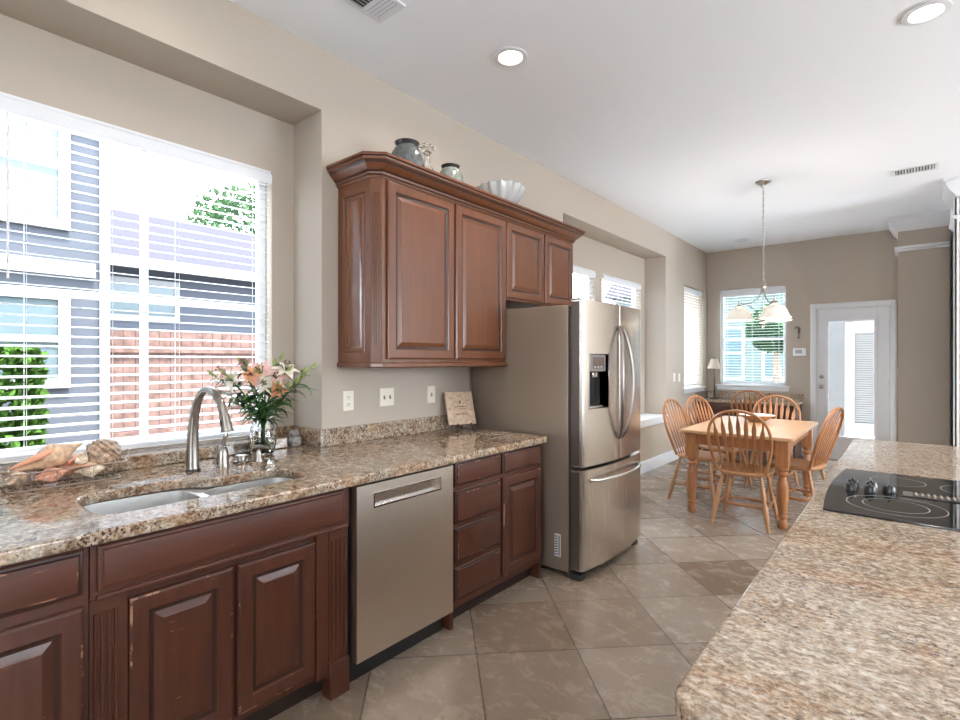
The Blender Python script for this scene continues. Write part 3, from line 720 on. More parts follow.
MB().tube(smooth_path([(-2.415, 1.043, 1.0), (-2.410, 1.046, 1.03), (-2.398, 1.052, 1.06), (-2.400, 1.056, 1.085), (-2.385, 1.062, 1.10)], 4), [.010] * 8 + [.008] * 9, 10).build('lever', M_nickel, ha_)
ag = thing('sink_air_gap', (-2.43, 1.13, .914), 'low round nickel cap on a dark base beside the faucet lever', 'air gap')
MB().lathe([(0, 0), (.034, 0), (.034, .008), (0, .009)], (-2.43, 1.135, .9145)).build('base', M_bronze, ag)
MB().lathe([(0, 0), (.020, 0), (.020, .018), (.024, .020), (.024, .026), (0, .028)], (-2.43, 1.135, .9235)).build('cap', M_nickel, ag)
sd = thing('soap_dispenser', (-2.40, 1.205, .914), 'small nickel soap pump just in front of the flower vase', 'soap dispenser')
MB().lathe([(0, 0), (.024, 0), (.022, .012), (.013, .03), (.012, .05), (0, .051)], (-2.40, 1.205, .9145)).build('collar', M_nickel, sd)
MB().tube([(-2.42, 1.19, .975), (-2.40, 1.205, .982), (-2.36, 1.232, .978)], [.012, .013, .007], 10).cyl((-2.40, 1.205, .96), (-2.40, 1.205, .978), .008).build('pump', M_nickel, sd)

# ------------------------------------------------------------------ wall cabinet
uc = thing('wall_cabinet', (-2.35, 2.77, 1.36), 'long cherry wall cabinet with fluted corner and crown, over the counter and fridge', 'cabinet')
Yb0, Yb1, Xc = 1.735, 3.82, -2.18
prism = [(XW + .001, Yb0), (-2.222, Yb0), (Xc, 1.777), (Xc, 2.871), (XW + .001, 2.871)]
body = MB().prism(prism, 1.385, 2.43).box(XW + .001, Xc, 2.871, Yb1, 1.825, 2.43)
body.build('cabinet_body', M_cab, uc, bevel=.0015)
MB().prism([(XW + .001, Yb0 - .012), (-2.216, Yb0 - .012), (Xc + .022, 1.772), (Xc + .022, 2.885), (XW + .001, 2.885)], 1.357, 1.3845).build('light_rail', M_cab, uc, bevel=.006)
for a, b_, z0, z1 in ((1.808, 2.336, 1.405, 2.376), (2.350, 2.866, 1.405, 2.376), (2.876, 3.355, 1.838, 2.376), (3.370, 3.800, 1.838, 2.376)):
    front_door(uc, a, b_, z0, z1, x=Xc, mat=M_cab)
# side raised panel facing the sink niche
MB().panel((XW + .055, Yb0, 1.44), (1, 0, 0), (0, -1, 0), .195, .88, [(0, 0), (0, .002), (.004, .005), (.010, -.004), (.018, -.004), (.040, .006), (.044, .007)]).build('side_panel', M_cabg, uc, smooth=20)
# fluted 45 degree corner post
ps = MB(); L_ = math.hypot(.042, .042); ps.T = Matrix.Translation((-2.222, Yb0, 1.43)) @ Matrix.Rotation(math.radians(45), 4, 'Z')
ps.box(.004, L_ - .004, -.006, 0.002, 0, .91)
for k in range(4): ps.cyl((.010 + k * .0131, -.006, .05), (.010 + k * .0131, -.006, .87), .0048, n=8)
ps.build('fluted_post', M_cab, uc, smooth=40)
cp = [(0, 2.385), (.006, 2.385), (.010, 2.395), (.016, 2.400), (.018, 2.412), (.028, 2.418), (.040, 2.432), (.056, 2.446), (.062, 2.458), (.070, 2.462), (.072, 2.474), (.080, 2.478), (.080, 2.492), (0, 2.492)]
t225 = math.tan(math.radians(22.5))
path = [((XW + .001, Yb0), (0, -1)), ((-2.222, Yb0), (t225, -1)), ((Xc, 1.777), (1, -t225)), ((Xc, Yb1), (1, 1)), ((XW + .001, Yb1), (0, 1))]
MB().loft([[(px + dx * o, py + dy * o, z) for o, z in cp] for (px, py), (dx, dy) in path]).build('crown_moulding', M_cab, uc, smooth=25)
cm = [o for o in uc.children if o.name.startswith('crown_moulding')][0]; cm.data.materials.append(M_glaze)
for p in cm.data.polygons:
    if p.index < 4 * len(cp) and p.index % len(cp) in (2, 4, 7, 10): p.material_index = 1
MB().box(XW + .002, Xc, Yb0, Yb1, 2.431, 2.440).build('top_board', M_cab, uc)
MB().box(Xc, Xc + .012, 1.777, Yb1, 1.3, 1.31) if False else None

# ------------------------------------------------------------------ fridge
fr = thing('refrigerator', (-2.0, 3.33, 0), 'stainless french door refrigerator with bottom freezer and water dispenser', 'refrigerator')
FY0, FY1 = 2.875, 3.783
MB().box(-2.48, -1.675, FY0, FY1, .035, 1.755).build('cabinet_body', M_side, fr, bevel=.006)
MB().box(-1.675, -1.650, FY0 + .012, FY1 - .012, .06, 1.745).build('gasket', M_gasket, fr)
ym = 3.325
def xfront(y): 
    t = (y - (FY0 + FY1) / 2) / ((FY1 - FY0) / 2); return -1.572 + .042 * (1 - t * t)
def bowed(y0, y1, z0, z1, holes=None, n=12, rr=.003):
    """curved door slab; front follows xfront"""
    ys = [y0 + (y1 - y0) * k / n for k in range(n + 1)]
    if holes: ys = sorted(set(ys) | {holes[0], holes[1]}); 
    def F(y):
        x = xfront(y); e = min(y - y0, y1 - y)
        return x - (rr - math.sqrt(max(0, rr * rr - (rr - e) ** 2)) if e < rr else 0)
    extra = [y0 + rr * (1 - math.cos(math.radians(a))) for a in (20, 45, 70)] + [y1 - rr * (1 - math.cos(math.radians(a))) for a in (20, 45, 70)]
    ys = sorted(set(ys) | set(extra) | {y0 + rr, y1 - rr})
    mb = MB()
    zs = [(z0, z1)]
    def seg(ya, yb, za, zb):
        Y = [y for y in ys if ya - 1e-6 <= y <= yb + 1e-6]
        ring0 = [(-1.649, y, za) for y in Y] + [(F(y), y, za) for y in reversed(Y)]
        ring1 = [(p[0], p[1], zb) for p in ring0]
        mb.loft([ring0, ring1])
    if not holes: seg(y0, y1, z0, z1)
    else:
        h0, h1, hz0, hz1 = holes
        seg(y0, h0, z0, z1); seg(h1, y1, z0, z1); seg(h0, h1, z0, hz0); seg(h0, h1, hz1, z1)
    return mb
DH = (2.945, 3.165, 1.085, 1.44)
dl = bowed(FY0, ym - .003, .722, 1.78, DH).build('left_door', M_steel, fr, smooth=30)
bowed(ym + .003, FY1, .722, 1.78).build('right_door', M_steel, fr, smooth=30)
fz = bowed(FY0, FY1, .065, .700).build('freezer_drawer', M_steel, fr, smooth=30)
for z0_, z1_, par_ in ((.73, 1.772, dl), (.075, .69, fz)):
    MB().box(-1.648, -1.592, FY0 - .0015, FY0 - .0002, z0_, z1_).build('door_edge', M_edge, par_)
# dispenser
MB().box(-1.647, -1.640, DH[0], DH[1], DH[2], DH[3]).build('recess_back', M_gasket, dl)
MB().box(-1.638, -1.552, DH[0] + .004, DH[1] - .004, 1.325, DH[3] - .004).build('control_panel', pm('dispenser_panel', (.33, .31, .29), .2, metal=.5), dl, bevel=.003)
MB().box(-1.552, -1.5495, DH[0] + .035, DH[1] - .035, 1.345, 1.42).build('display_screen', pm('dispenser_screen', (.12, .085, .07), .1), dl)
pnl = MB()
for k in range(3): pnl.box(-1.5495, -1.549, DH[0] + .045 + k * .045, DH[0] + .07 + k * .045, 1.35, 1.36)
pnl.build('buttons', M_print, dl)
MB().box(-1.635, -1.575, DH[0] + .075, DH[1] - .075, 1.285, 1.324).build('nozzle', M_chrome, dl, bevel=.004)
MB().box(-1.638, -1.556, DH[0] + .004, DH[1] - .004, DH[2] + .002, DH[2] + .018).build('drip_tray', M_chrome, dl, bevel=.003)
MB().loft([[(-1.63, DH[0] + .06, 1.11), (-1.60, DH[0] + .06, 1.11), (-1.60, DH[1] - .06, 1.11), (-1.63, DH[1] - .06, 1.11)], [(-1.635, DH[0] + .07, 1.27), (-1.62, DH[0] + .07, 1.27), (-1.62, DH[1] - .07, 1.27), (-1.635, DH[1] - .07, 1.27)]]).build('paddle', M_black, dl)
rb = MB(); e = .005
for q_ in ((DH[0] - e, DH[1] + e, DH[2] - e, DH[2]), (DH[0] - e, DH[1] + e, DH[3], DH[3] + e), (DH[0] - e, DH[0], DH[2], DH[3]), (DH[1], DH[1] + e, DH[2], DH[3])):
    rb.box(-1.600, xfront(min(q_[0], q_[1])) + .003, q_[0], q_[1], q_[2], q_[3])
rb.build('dispenser_rim', M_chrome, dl)
# handles
for sgn, par in ((-1, dl), (1, None)):
    pts = []; fl = []
    for k in range(25):
        t = k / 24; z = .865 + .765 * t; b_ = math.sin(PI * t)
        y = ym + sgn * (.020 + .062 * b_); pts.append((xfront(y) + .006 + .058 * b_ ** .6, y, z)); fl.append((.017, .011))
    MB().tube(pts, .015, 12, flat=fl, up=(0, 1, 0)).build('door_handle', M_handle, fr)
pts = []
for k in range(21):
    t = k / 20; y = 2.955 + .745 * t; b_ = math.sin(PI * t); pts.append((xfront(y) + .004 + .055 * b_ ** .5, y, .628 + .0 * b_))
MB().tube(pts, .014, 12).build('drawer_handle', M_chrome, fr)
MB().box(-1.66, -1.60, FY0 + .01, FY0 + .07, 1.781, 1.795).box(-1.72, -1.60, FY1 - .07, FY1 - .01, 1.756, 1.795).build('hinge_cover', M_side, fr, bevel=.004)
MB().box(-1.665, -1.60, FY0 + .03, FY1 - .03, .02, .062).build('toe_grille', M_black, fr)
for y in (FY0 + .045, FY1 - .045):
    MB().prism(rrect(-1.68, -1.585, y - .04, y + .04, .02), 0.0, .035).build('levelling_foot', M_gasket, fr, bevel=.004)
st = MB().box(-1.772, -1.728, FY0 - .0018, FY0 - .0002, .125, .27).build('service_label', M_almond, fr)
sb = MB(); z = .135
while z < .262: sb.box(-1.768, -1.750, FY0 - .0026, FY0 - .0019, z, z + .008); z += .0165
sb.box(-1.742, -1.735, FY0 - .0026, FY0 - .0019, .13, .262).build('label_print', M_black, st)
MB().box(-1.5675, -1.5655, 3.66, 3.72, 1.66, 1.674).build('badge', M_gasket, fr)

# ------------------------------------------------------------------ outlets and switches
def outlet(label, loc, nrm, w_, kind, n=1):
    t = thing('wall_outlet' if kind == 'outlet' else 'light_switch', loc, label, 'outlet' if kind == 'outlet' else 'switch', rz=math.atan2(nrm[1], nrm[0]))
    LMB().panel((.0005, -w_ / 2, -.058), (0, 1, 0), (1, 0, 0), w_, .116, [(0, 0), (0, .003), (.004, .006)]).build('cover_plate', M_plate, t, smooth=20)
    for k in range(n):
        c = (k - (n - 1) / 2) * .046
        if kind == 'outlet':
            q_ = LMB()
            for zz in (-.02, .02): q_.T = Matrix.Identity(4); q_.box(.006, .0085, c - .016, c + .016, zz - .014, zz + .014)
            rc = q_.build('receptacle', M_plate, t, bevel=.003)
            s_ = LMB()
            for zz in (-.02, .02):
                s_.box(.0085, .009, c - .008, c - .005, zz - .003, zz + .008).box(.0085, .009, c + .005, c + .008, zz - .003, zz + .008).box(.0085, .009, c - .002, c + .002, zz - .011, zz - .007)
            s_.build('slots', M_slot, t)
        elif kind == 'toggle':
            LMB().box(.006, .0075, c - .006, c + .006, -.012, .012).build('toggle_slot', M_slot, t)
            LMB().box(.006, .018, c - .004, c + .004, .0, .010).build('toggle', M_plate, t, bevel=.001)
        else:
            LMB().box(.006, .010, c - .016, c + .016, -.033, .033).build('rocker', M_plate, t, bevel=.002)
    return t
outlet('ivory double-socket outlet on the beige wall nearest the niche corner', (XW, 1.803, 1.160), (1, 0), .075, 'outlet')
outlet('wider ivory plate with two toggle switches, middle of the three under the wall cabinet', (XW, 2.092, 1.167), (1, 0), .115, 'toggle', 2)
outlet('narrow ivory switch plate under the wall cabinet, nearest the stone plaque', (XW, 2.482, 1.163), (1, 0), .075, 'toggle', 1)
outlet('small ivory switch on the far left wall, nearer the window seat niche', (XW, 7.23, 1.16), (1, 0), .075, 'rocker')
outlet('small ivory switch on the far left wall, nearer the narrow blind', (XW, 7.43, 1.15), (1, 0), .075, 'rocker')
th = thing('thermostat', (-1.224, YF, 1.52), 'white wall thermostat between the dining window and patio door', 'thermostat')
MB().box(-1.31, -1.15, YF - .03, YF - .0005, 1.46, 1.575).build('housing', M_almond, th, bevel=.006)
MB().box(-1.28, -1.195, YF - .0315, YF - .0302, 1.495, 1.55).build('screen', pm('lcd_screen', (.40, .42, .52), .2), th)
hk = thing('wall_hook', (-1.23, YF, 1.80), 'small curled dark metal hook on the end wall above the thermostat', 'hook')
MB().tube(smooth_path([(-1.29, YF - .012, 1.86), (-1.265, YF - .015, 1.885), (-1.235, YF - .02, 1.88), (-1.222, YF - .02, 1.85), (-1.235, YF - .02, 1.815), (-1.240, YF - .02, 1.775), (-1.238, YF - .02, 1.735)], 5), .006, 8).build('curl', M_bronze, hk)
MB().lathe([(0, 0), (.016, .004), (.016, .014), (0, .018)], (-1.238, YF - .0205, 1.715)).build('ball', M_bronze, hk)
MB().box(-1.25, -1.225, YF - .018, YF - .0005, 1.79, 1.87).build('back_plate', M_bronze, hk)
outlet('small ivory plate on the wall edge right of the patio door', (-.1035, 8.5, 1.25), (-1, 0), .075, 'rocker')

# ------------------------------------------------------------------ ceiling fittings
def can(label, x, y, power, lit=True, vis=True):
    t = thing('ceiling_downlight', (x, y, HC), label, 'ceiling light', 'recessed ceiling lights')
    MB().lathe([(.066, -.001), (.092, -.001), (.098, -.004), (.096, -.009), (.070, -.012), (.064, -.004)], (x, y, HC), 32, closed=True).build('trim_ring', M_trim, t)
    MB().lathe([(0, -.0015), (.066, -.0015), (.066, -.004), (0, -.004)], (x, y, HC), 24).build('lens', M_lens if lit else M_trim, t)
    if lit:
        l = bpy.data.lights.new('downlight', 'AREA'); l.shape = 'DISK'; l.size = .12; l.energy = power; l.color = (1, .95, .89); l.spread = math.radians(150)
        o = bpy.data.objects.new('downlight', l); C.objects.link(o); o.parent = t; o.location = (0, 0, -.016)
    return t
PW = 6
can('lit recessed ceiling light above the wall cabinet front', -1.75, 2.36, PW)
can('lit recessed ceiling light above the cooktop island', .065, 3.39, PW)
can('unlit recessed ceiling light by the far left room corner', -1.855, 8.125, 0, lit=False)
can('recessed ceiling light over the sink run outside the pictured view', -2.0, .75, 1.6)
for x, y in ((0.1, 1.2), (2.2, 1.2), (2.2, 3.4), (2.2, 5.4), (1.3, 5.2), (.3, -1.5), (2.2, -1.5)):
    can('added recessed fill light on the unseen part of the ceiling', x, y, PW)  # extra unseen downlights, added to raise the room's light level
def vent(label, x, y, lx, ly, rows=1):
    t = thing('ceiling_vent', (x, y, HC), label, 'air vent')
    f = MB(); w_ = .022
    for q_ in ((x - lx / 2, x + lx / 2, y - ly / 2, y - ly / 2 + w_), (x - lx / 2, x + lx / 2, y + ly / 2 - w_, y + ly / 2), (x - lx / 2, x - lx / 2 + w_, y - ly / 2 + w_, y + ly / 2 - w_), (x + lx / 2 - w_, x + lx / 2, y - ly / 2 + w_, y + ly / 2 - w_)):
        f.box(*q_, HC - .010, HC - .0005)
    f.build('frame', M_trim, t, bevel=.002)
    MB().box(x - lx / 2 + w_, x + lx / 2 - w_, y - ly / 2 + w_, y + ly / 2 - w_, HC - .003, HC - .001).build('duct_opening', M_black, t)
    s_ = MB(); a, b_ = x - lx / 2 + w_, x + lx / 2 - w_; c_, d_ = y - ly / 2 + w_, y + ly / 2 - w_
    ys = c_ + (d_ - c_) * .68 if rows == 2 else d_
    yy = a + .012
    while yy < b_ - .004:
        s_.T = Matrix.Translation((yy, 0, HC - .009)) @ Matrix.Rotation(math.radians(38), 4, 'Y'); s_.box(-.007, .007, c_, ys - .004, -.0008, .0008); yy += .021
    if rows == 2:
        yy = ys + .010
        while yy < d_ - .004:
            s_.T = Matrix.Translation((0, yy, HC - .009)) @ Matrix.Rotation(math.radians(-38), 4, 'X'); s_.box(a, b_, -.007, .007, -.0008, .0008); yy += .021
    s_.T = Matrix.Identity(4)
    if rows == 2: s_.box(a, b_, ys - .006, ys + .006, HC - .012, HC - .004)
    s_.build('louvres', M_trim, t)
    return t
vent('white louvred ceiling vent at the top picture edge over the sink run', -1.99, 1.51, .20, .36, 2)
vent('small white ceiling vent above the far end of the island', .04, 6.12, .32, .20)

# ------------------------------------------------------------------ island
isl = thing('kitchen_island', (.2, 2.3, 0), 'cherry island cabinet standing beneath the cooktop counter', 'island')
MB().box(-.225, .70, .78, 3.88, .10, .872).build('cabinet_body', M_cabb, isl, bevel=.003)
MB().box(-.16, .66, .84, 3.82, 0, .10).build('toe_kick', M_kick, isl)
for k in range(5):
    y0 = .80 + k * .615
    MB().panel((-.225, y0 + .6, .14), (0, -1, 0), (-1, 0, 0), .585, .56, DOORP).build('door', M_cabb, isl, smooth=20)
    MB().panel((-.225, y0 + .6, .73), (0, -1, 0), (-1, 0, 0), .585, .13, DRAWP).build('drawer_front', M_cabh, isl, smooth=20)
it = curve_slab('island_countertop', rrect(-.268, .78, .735, 3.93, .045), [], .875, .915, .010, M_grani)
tag(it, 'long streaked beige granite island countertop filling the right foreground', 'countertop')
ck = thing('cooktop', (.05, 2.37, .915), 'black glass electric cooktop with centre vent set in the island', 'cooktop')
poly = [(.32, 1.975), (.32, 2.772)] + [(-.214 - .020 * math.sin(PI * k / 12), 2.772 - .797 * k / 12) for k in range(13)]
MB().prism(poly, .9152, .9215).build('glass_top', M_blackgl, ck, bevel=.0025)
def ring(cx, cy, r, th_=.0014, a0=0, a1=360):
    m = MB(); R = []
    n_ = 48
    V = []; F_ = []
    for k in range(n_ + 1):
        a = math.radians(a0 + (a1 - a0) * k / n_); V += [(cx + (r - th_) * math.cos(a), cy + (r - th_) * math.sin(a), .9218), (cx + (r + th_) * math.cos(a), cy + (r + th_) * math.sin(a), .9218)]
    for k in range(n_): F_.append((2 * k, 2 * k + 1, 2 * k + 3, 2 * k + 2))
    return m.add(V, F_)
for cx, cy, rs in ((-.035, 2.163, (.13, .086)), (-.035, 2.60, (.085,)), (.205, 2.57, (.115,)), (.205, 2.14, (.08,))):
    m = MB()
    for r_ in rs: q_ = ring(cx, cy, r_); m.v += q_.v[:] if not m.v else []; 
    m = MB()
    for r_ in rs:
        q_ = ring(cx, cy, r_); n0 = len(m.v); m.v += q_.v; m.f += [tuple(i + n0 for i in f) for f in q_.f]
    m.build('burner_ring', M_print, ck, smooth=0)
for x, y in ((-.163, 2.325), (-.163, 2.405), (-.108, 2.325), (-.108, 2.405), (-.055, 2.362)):
    k = MB(); k.lathe([(0, 0), (.019, 0), (.020, .004), (.018, .010), (.017, .020), (.014, .024), (0, .025)], (x, y, .9216), 20, wob=lambda a, i: 1 + (.05 * math.cos(6 * a) if i > 2 else 0))
    k.box(x - .003, x + .003, y - .015, y + .015, .9460, .952)
    k.build('control_knob', M_black, ck, smooth=40)
MB().box(-.018, .30, 2.335, 2.40, .9216, .9245).build('vent_frame', M_gasket, ck, bevel=.001)
MB().box(-.016, .010, 2.337, 2.398, .9247, .9275).build('vent_end_cap', M_nickel, ck, bevel=.001)
MB().box(.012, .295, 2.342, 2.393, .9246, .9250).build('vent_opening', M_black, ck)
vs_ = MB(); x = .020
while x < .29: vs_.T = Matrix.Translation((x, 2.3675, .9275)) @ Matrix.Rotation(math.radians(35), 4, 'Y'); vs_.box(-.004, .004, -.024, .024, -.0008, .0008); x += .0165
vs_.build('vent_louvres', M_side, ck)

# ------------------------------------------------------------------ cabinet-top ornaments
TZ = 2.4405
def jar(label, x, y, mat, s_, H):
    t = thing('ceramic_jar', (x, y, TZ), label, 'jar')
    prof = [(0, 0), (.05, 0), (.075, .03), (.092, .08), (.088, .125), (.068, .160), (.056, .172)]
    pr = [(r * s_, z / .19 * H) for r, z in prof] + [(.053 * s_, .16 / .19 * H), (.04 * s_, .03)]
    MB().lathe(pr + [(0, .02)], (x, y, TZ), 32).build('body', mat, t)
    MB().lathe([(.055 * s_, .170 / .19 * H), (.062 * s_, .182 / .19 * H), (.066 * s_, H), (.060 * s_, H + .003), (.052 * s_, .18 / .19 * H)], (x, y, TZ), 32, closed=True).build('rim', M_rim, t)
jar('larger grey glazed jar with dark rim, nearest the cabinet corner on top', -2.265, 2.035, M_jar, 1.12, .235)
jar('smaller grey-green glazed jar with dark rim on top of the wall cabinet', -2.245, 2.385, M_jar2, .92, .195)
dc = thing('glass_decanter', (-2.40, 2.33, TZ), 'clear glass decanter with wide stopper behind the grey jar on the cabinet', 'decanter')
MB().lathe([(0, 0), (.065, 0), (.072, .05), (.066, .14), (.04, .20), (.02, .235), (.019, .29), (.030, .30), (.030, .305), (.016, .300), (.015, .24), (.036, .195), (.061, .135), (.066, .05), (.06, .008), (0, .006)], (-2.40, 2.33, TZ), 28).build('bottle', M_clear, dc)
MB().lathe([(0, .292), (.012, .292), (.014, .31), (.05, .322), (.058, .338), (.045, .352), (0, .358)], (-2.40, 2.33, TZ), 16, wob=lambda a, i: 1 + (.10 * math.cos(8 * a) if i > 2 else 0)).build('stopper', M_clear, dc)
sbw = thing('scalloped_bowl', (-2.29, 2.97, TZ), 'white scalloped glass bowl standing toward the fridge end of the cabinet top', 'bowl')
M_milk = pm('frosted_white_glass', (.75, .78, .78), .15); M_milk.node_tree.nodes['Principled BSDF'].inputs['Transmission Weight'].default_value = .55
wv = lambda a, i: 1 + (.07 * math.cos(14 * a) * min(1, i / 3) if i < 8 else .0)
MB().lathe([(0, 0), (.06, 0), (.07, .04), (.10, .08), (.135, .13), (.158, .175), (.168, .205), (.170, .215), (.160, .205), (.150, .175), (.128, .135), (.09, .09), (.05, .06), (0, .055)], (-2.29, 2.97, TZ), 84, wob=lambda a, i: 1 + .07 * math.cos(14 * a) * max(0, min(i, 13 - i) / 6)).build('bowl', M_milk, sbw)

# ------------------------------------------------------------------ plaque on easel
pl = thing('stone_plaque', (-2.385, 2.655, .914), 'square tan stone plaque with dark script leaning on a small easel', 'plaque', rz=math.radians(68))
tl = Matrix.Rotation(math.radians(-16), 4, 'X')
# local frame: front faces -Y, tilted back
def loc_pl(mb): mb.T = Matrix.Translation((0, 0, .035)) @ Matrix.Rotation(math.radians(-19), 4, 'X'); return mb
loc_pl(LMB()).box(-.105, .105, -.012, .012, 0, .235).build('tile', M_tile, pl, bevel=.003)
ink = loc_pl(LMB())
for z, a, b_ in ((.125, -.05, .045), (.108, -.02, .035)):
    x = a
    while x < b_: 
        ink.box(x, x + .0065, -.0126, -.0121, z + random.uniform(-.002, .001), z + random.uniform(.004, .008)); x += .009
for k in range(12):
    x = -.045 + k * .0075; ink.box(x, x + .0072, -.0126, -.0121, .072 - .003 * math.sin(k), .077 + .002 * math.cos(k * 1.7))
ink.box(.055, .060, -.0126, -.0121, .16, .175).build('script', M_ink, pl, smooth=0)
for sx in (-1, 1):
    LMB().tube([(sx * .045, -.045, .002), (sx * .045, -.040, .022), (sx * .045, -.030, .034), (sx * .045, .022, .030), (sx * .030, .060, .16)], .0045, 8).tube([(sx * .045, -.040, .022), (sx * .05, -.036, .05)], .005, 8).build('easel_leg', M_bronze, pl)
LMB().tube([(0, .035, .20), (0, .085, .0045)], .0045, 8).box(-.05, .05, .010, .016, .030, .036).build('easel_back', M_bronze, pl)

# stone bird by the niche corner
sb_ = thing('stone_figurine', (-2.72, 1.50, .9145), 'small grey stone figurine tucked in the niche corner behind the vase', 'figurine')
MB().lathe([(0, 0), (.032, .002), (.040, .02), (.036, .042), (.026, .054), (.0, .060)], (-2.66, 1.545, .9145), 20).build('body', M_stone, sb_)
MB().lathe([(0, 0), (.020, .006), (.027, .022), (.020, .038), (0, .044)], (-2.665, 1.545, .964), 20).build('head', M_stone, sb_)
sb_.location = (-2.66, 1.545, .9145)
for ch in sb_.children: ch.location.x -= (-2.66 + 2.72); ch.location.y -= .045

# ------------------------------------------------------------------ vase with lilies
VX, VY, VZ = -2.545, 1.30, .9145
va = thing('flower_vase', (VX, VY, VZ), 'ribbed clear glass vase of lilies standing in the window niche', 'vase')
MB().lathe([(0, 0), (.046, 0), (.056, .015), (.066, .06), (.066, .10), (.056, .145), (.050, .165), (.058, .190), (.055, .190), (.046, .165), (.052, .143), (.061, .10), (.061, .06), (.05, .022), (.04, .014), (0, .012)], (VX, VY, VZ), 48, wob=lambda a, i: 1 + (.018 * math.cos(16 * a) if 1 < i < 6 else 0)).build('glass', M_clear, va)
wt = MB().lathe([(0, .0135), (.039, .0155), (.048, .024), (.0595, .06), (.0595, .10), (.055, .125), (0, .125)], (VX, VY, VZ), 32)
wm = glass_mat('vase_water', (.93, .97, .90)); wm.node_tree.nodes['Principled BSDF'].inputs['IOR'].default_value = 1.33
wt.build('water', wm, va)
def petal(mb, base, d, up, L, W_, curl):
    """curved pointed petal as a thin closed strip"""
    d = Vector(d).normalized(); up = Vector(up); up = (up - d * up.dot(d)).normalized(); s_ = d.cross(up); rows = []
    for k in range(7):
        t = k / 6; w_ = W_ * math.sin(PI * min(.97, .12 + .88 * t) ** .8) if k < 6 else .0008
        ang = curl * t; p = Vector(base) + d * (L * t) * math.cos(ang * .6) + up * (L * t * t * math.sin(ang) * .8)
        rows.append((p, w_))
    V = []; F_ = []
    for p, w_ in rows: V += [p - s_ * w_ + up * w_ * .25, p - up * w_ * .06, p + s_ * w_ + up * w_ * .25]
    n0 = len(rows)
    for k in range(n0 - 1):
        for i in range(2): F_.append((3 * k + i, 3 * k + i + 1, 3 * k + i + 4, 3 * k + i + 3))
    V2 = [Vector(v) + up * -.0009 for v in V]; m_ = len(V)
    F2 = [tuple(reversed([i + m_ for i in f])) for f in F_]
    mb.add([tuple(v) for v in V] + [tuple(v) for v in V2], F_ + F2)
def lily(par, c, ax, R_, mat, opening=.9):
    ax = Vector(ax).normalized(); a = ax.orthogonal().normalized(); b_ = ax.cross(a); bl_ = MB()
    for k in range(6):
        t = 2 * PI * k / 6 + .3; rad = a * math.cos(t) + b_ * math.sin(t)
        d = (ax * (1.1 - opening) + rad * opening * (1 if k % 2 else .9)).normalized()
        petal(bl_, Vector(c) + rad * .004, d, ax if opening < .95 else -ax * -1, R_, R_ * (.30 if k % 2 else .22), -.5)
    fl = bl_.build('blossom', mat, par, smooth=60)
    an = MB()
    for k in range(5):
        t = 2 * PI * k / 5; rad = a * math.cos(t) + b_ * math.sin(t); e_ = Vector(c) + ax * R_ * .75 + rad * R_ * .22
        an.tube([c, e_], .0011, 5).tube([e_ - a * .005, e_ + a * .005], .0022, 6)
    an.build('stamens', M_anther, fl)
def leaf(mb, base, d, L, W_, droop=.3):
    petal(mb, base, d, (0, 0, 1), L, W_, -droop)
rv = random.Random(5)
def flower_stem(label, tip, mat, R_, ax, buds=1, leaves=5, opening=.85, group=None):
    st_ = thing('lily_stem', (VX, VY, VZ + .02), label, 'flower', group)
    tip = Vector(tip); r0 = Vector((rv.uniform(-.025, .025), rv.uniform(-.025, .025), 0))
    nk = Vector((VX, VY, VZ + .175)) + (tip - Vector((VX, VY, tip.z))) * .10
    p = smooth_path([Vector((VX, VY, VZ + .025)) - (nk - Vector((VX, VY, nk.z))) * 1.2 + r0 * .6, nk, nk.lerp(tip, .5) + Vector((0, 0, .02)), tip], 5)
    MB().tube(p, .0028, 6).build('stem', M_stem, st_)
    for k in range(leaves):
        q_ = p[min(len(p) - 2, 5 + int(k * (len(p) - 6) / leaves))]; a = rv.uniform(0, 2 * PI); o_ = tip - Vector((VX, VY, tip.z)); o_.z = 0
        d = Vector((math.cos(a), math.sin(a), rv.uniform(-.1, .8))) + (o_.normalized() if o_.length > .02 else Vector((0, 0, 0))) * .7
        m = MB(); leaf(m, q_, d, rv.uniform(.08, .13), rv.uniform(.009, .014), rv.uniform(.2, .9)); m.build('leaf', M_leaf, st_, smooth=60)
    if mat is not None: lily(st_, tip, ax, R_, mat, opening)
    for k in range(buds):
        b0 = p[-3 - k * 2 if mat is not None else -1 - k * 2]; d = Vector((rv.uniform(-.6, .6), rv.uniform(-.6, .6), .7)) + (tip - Vector((VX, VY, tip.z - .1))).normalized()
        d.normalize(); e_ = b0 + d * .03; bL_ = .05
        m = MB(); m.tube([b0, e_], .0018, 5); m.tube([e_ + d * bL_ * t for t in (0, .2, .5, .8, 1)], [.003, .008, .0095, .006, .001], 8); m.build('bud', M_bud, st_)
CX = (VX, VY)
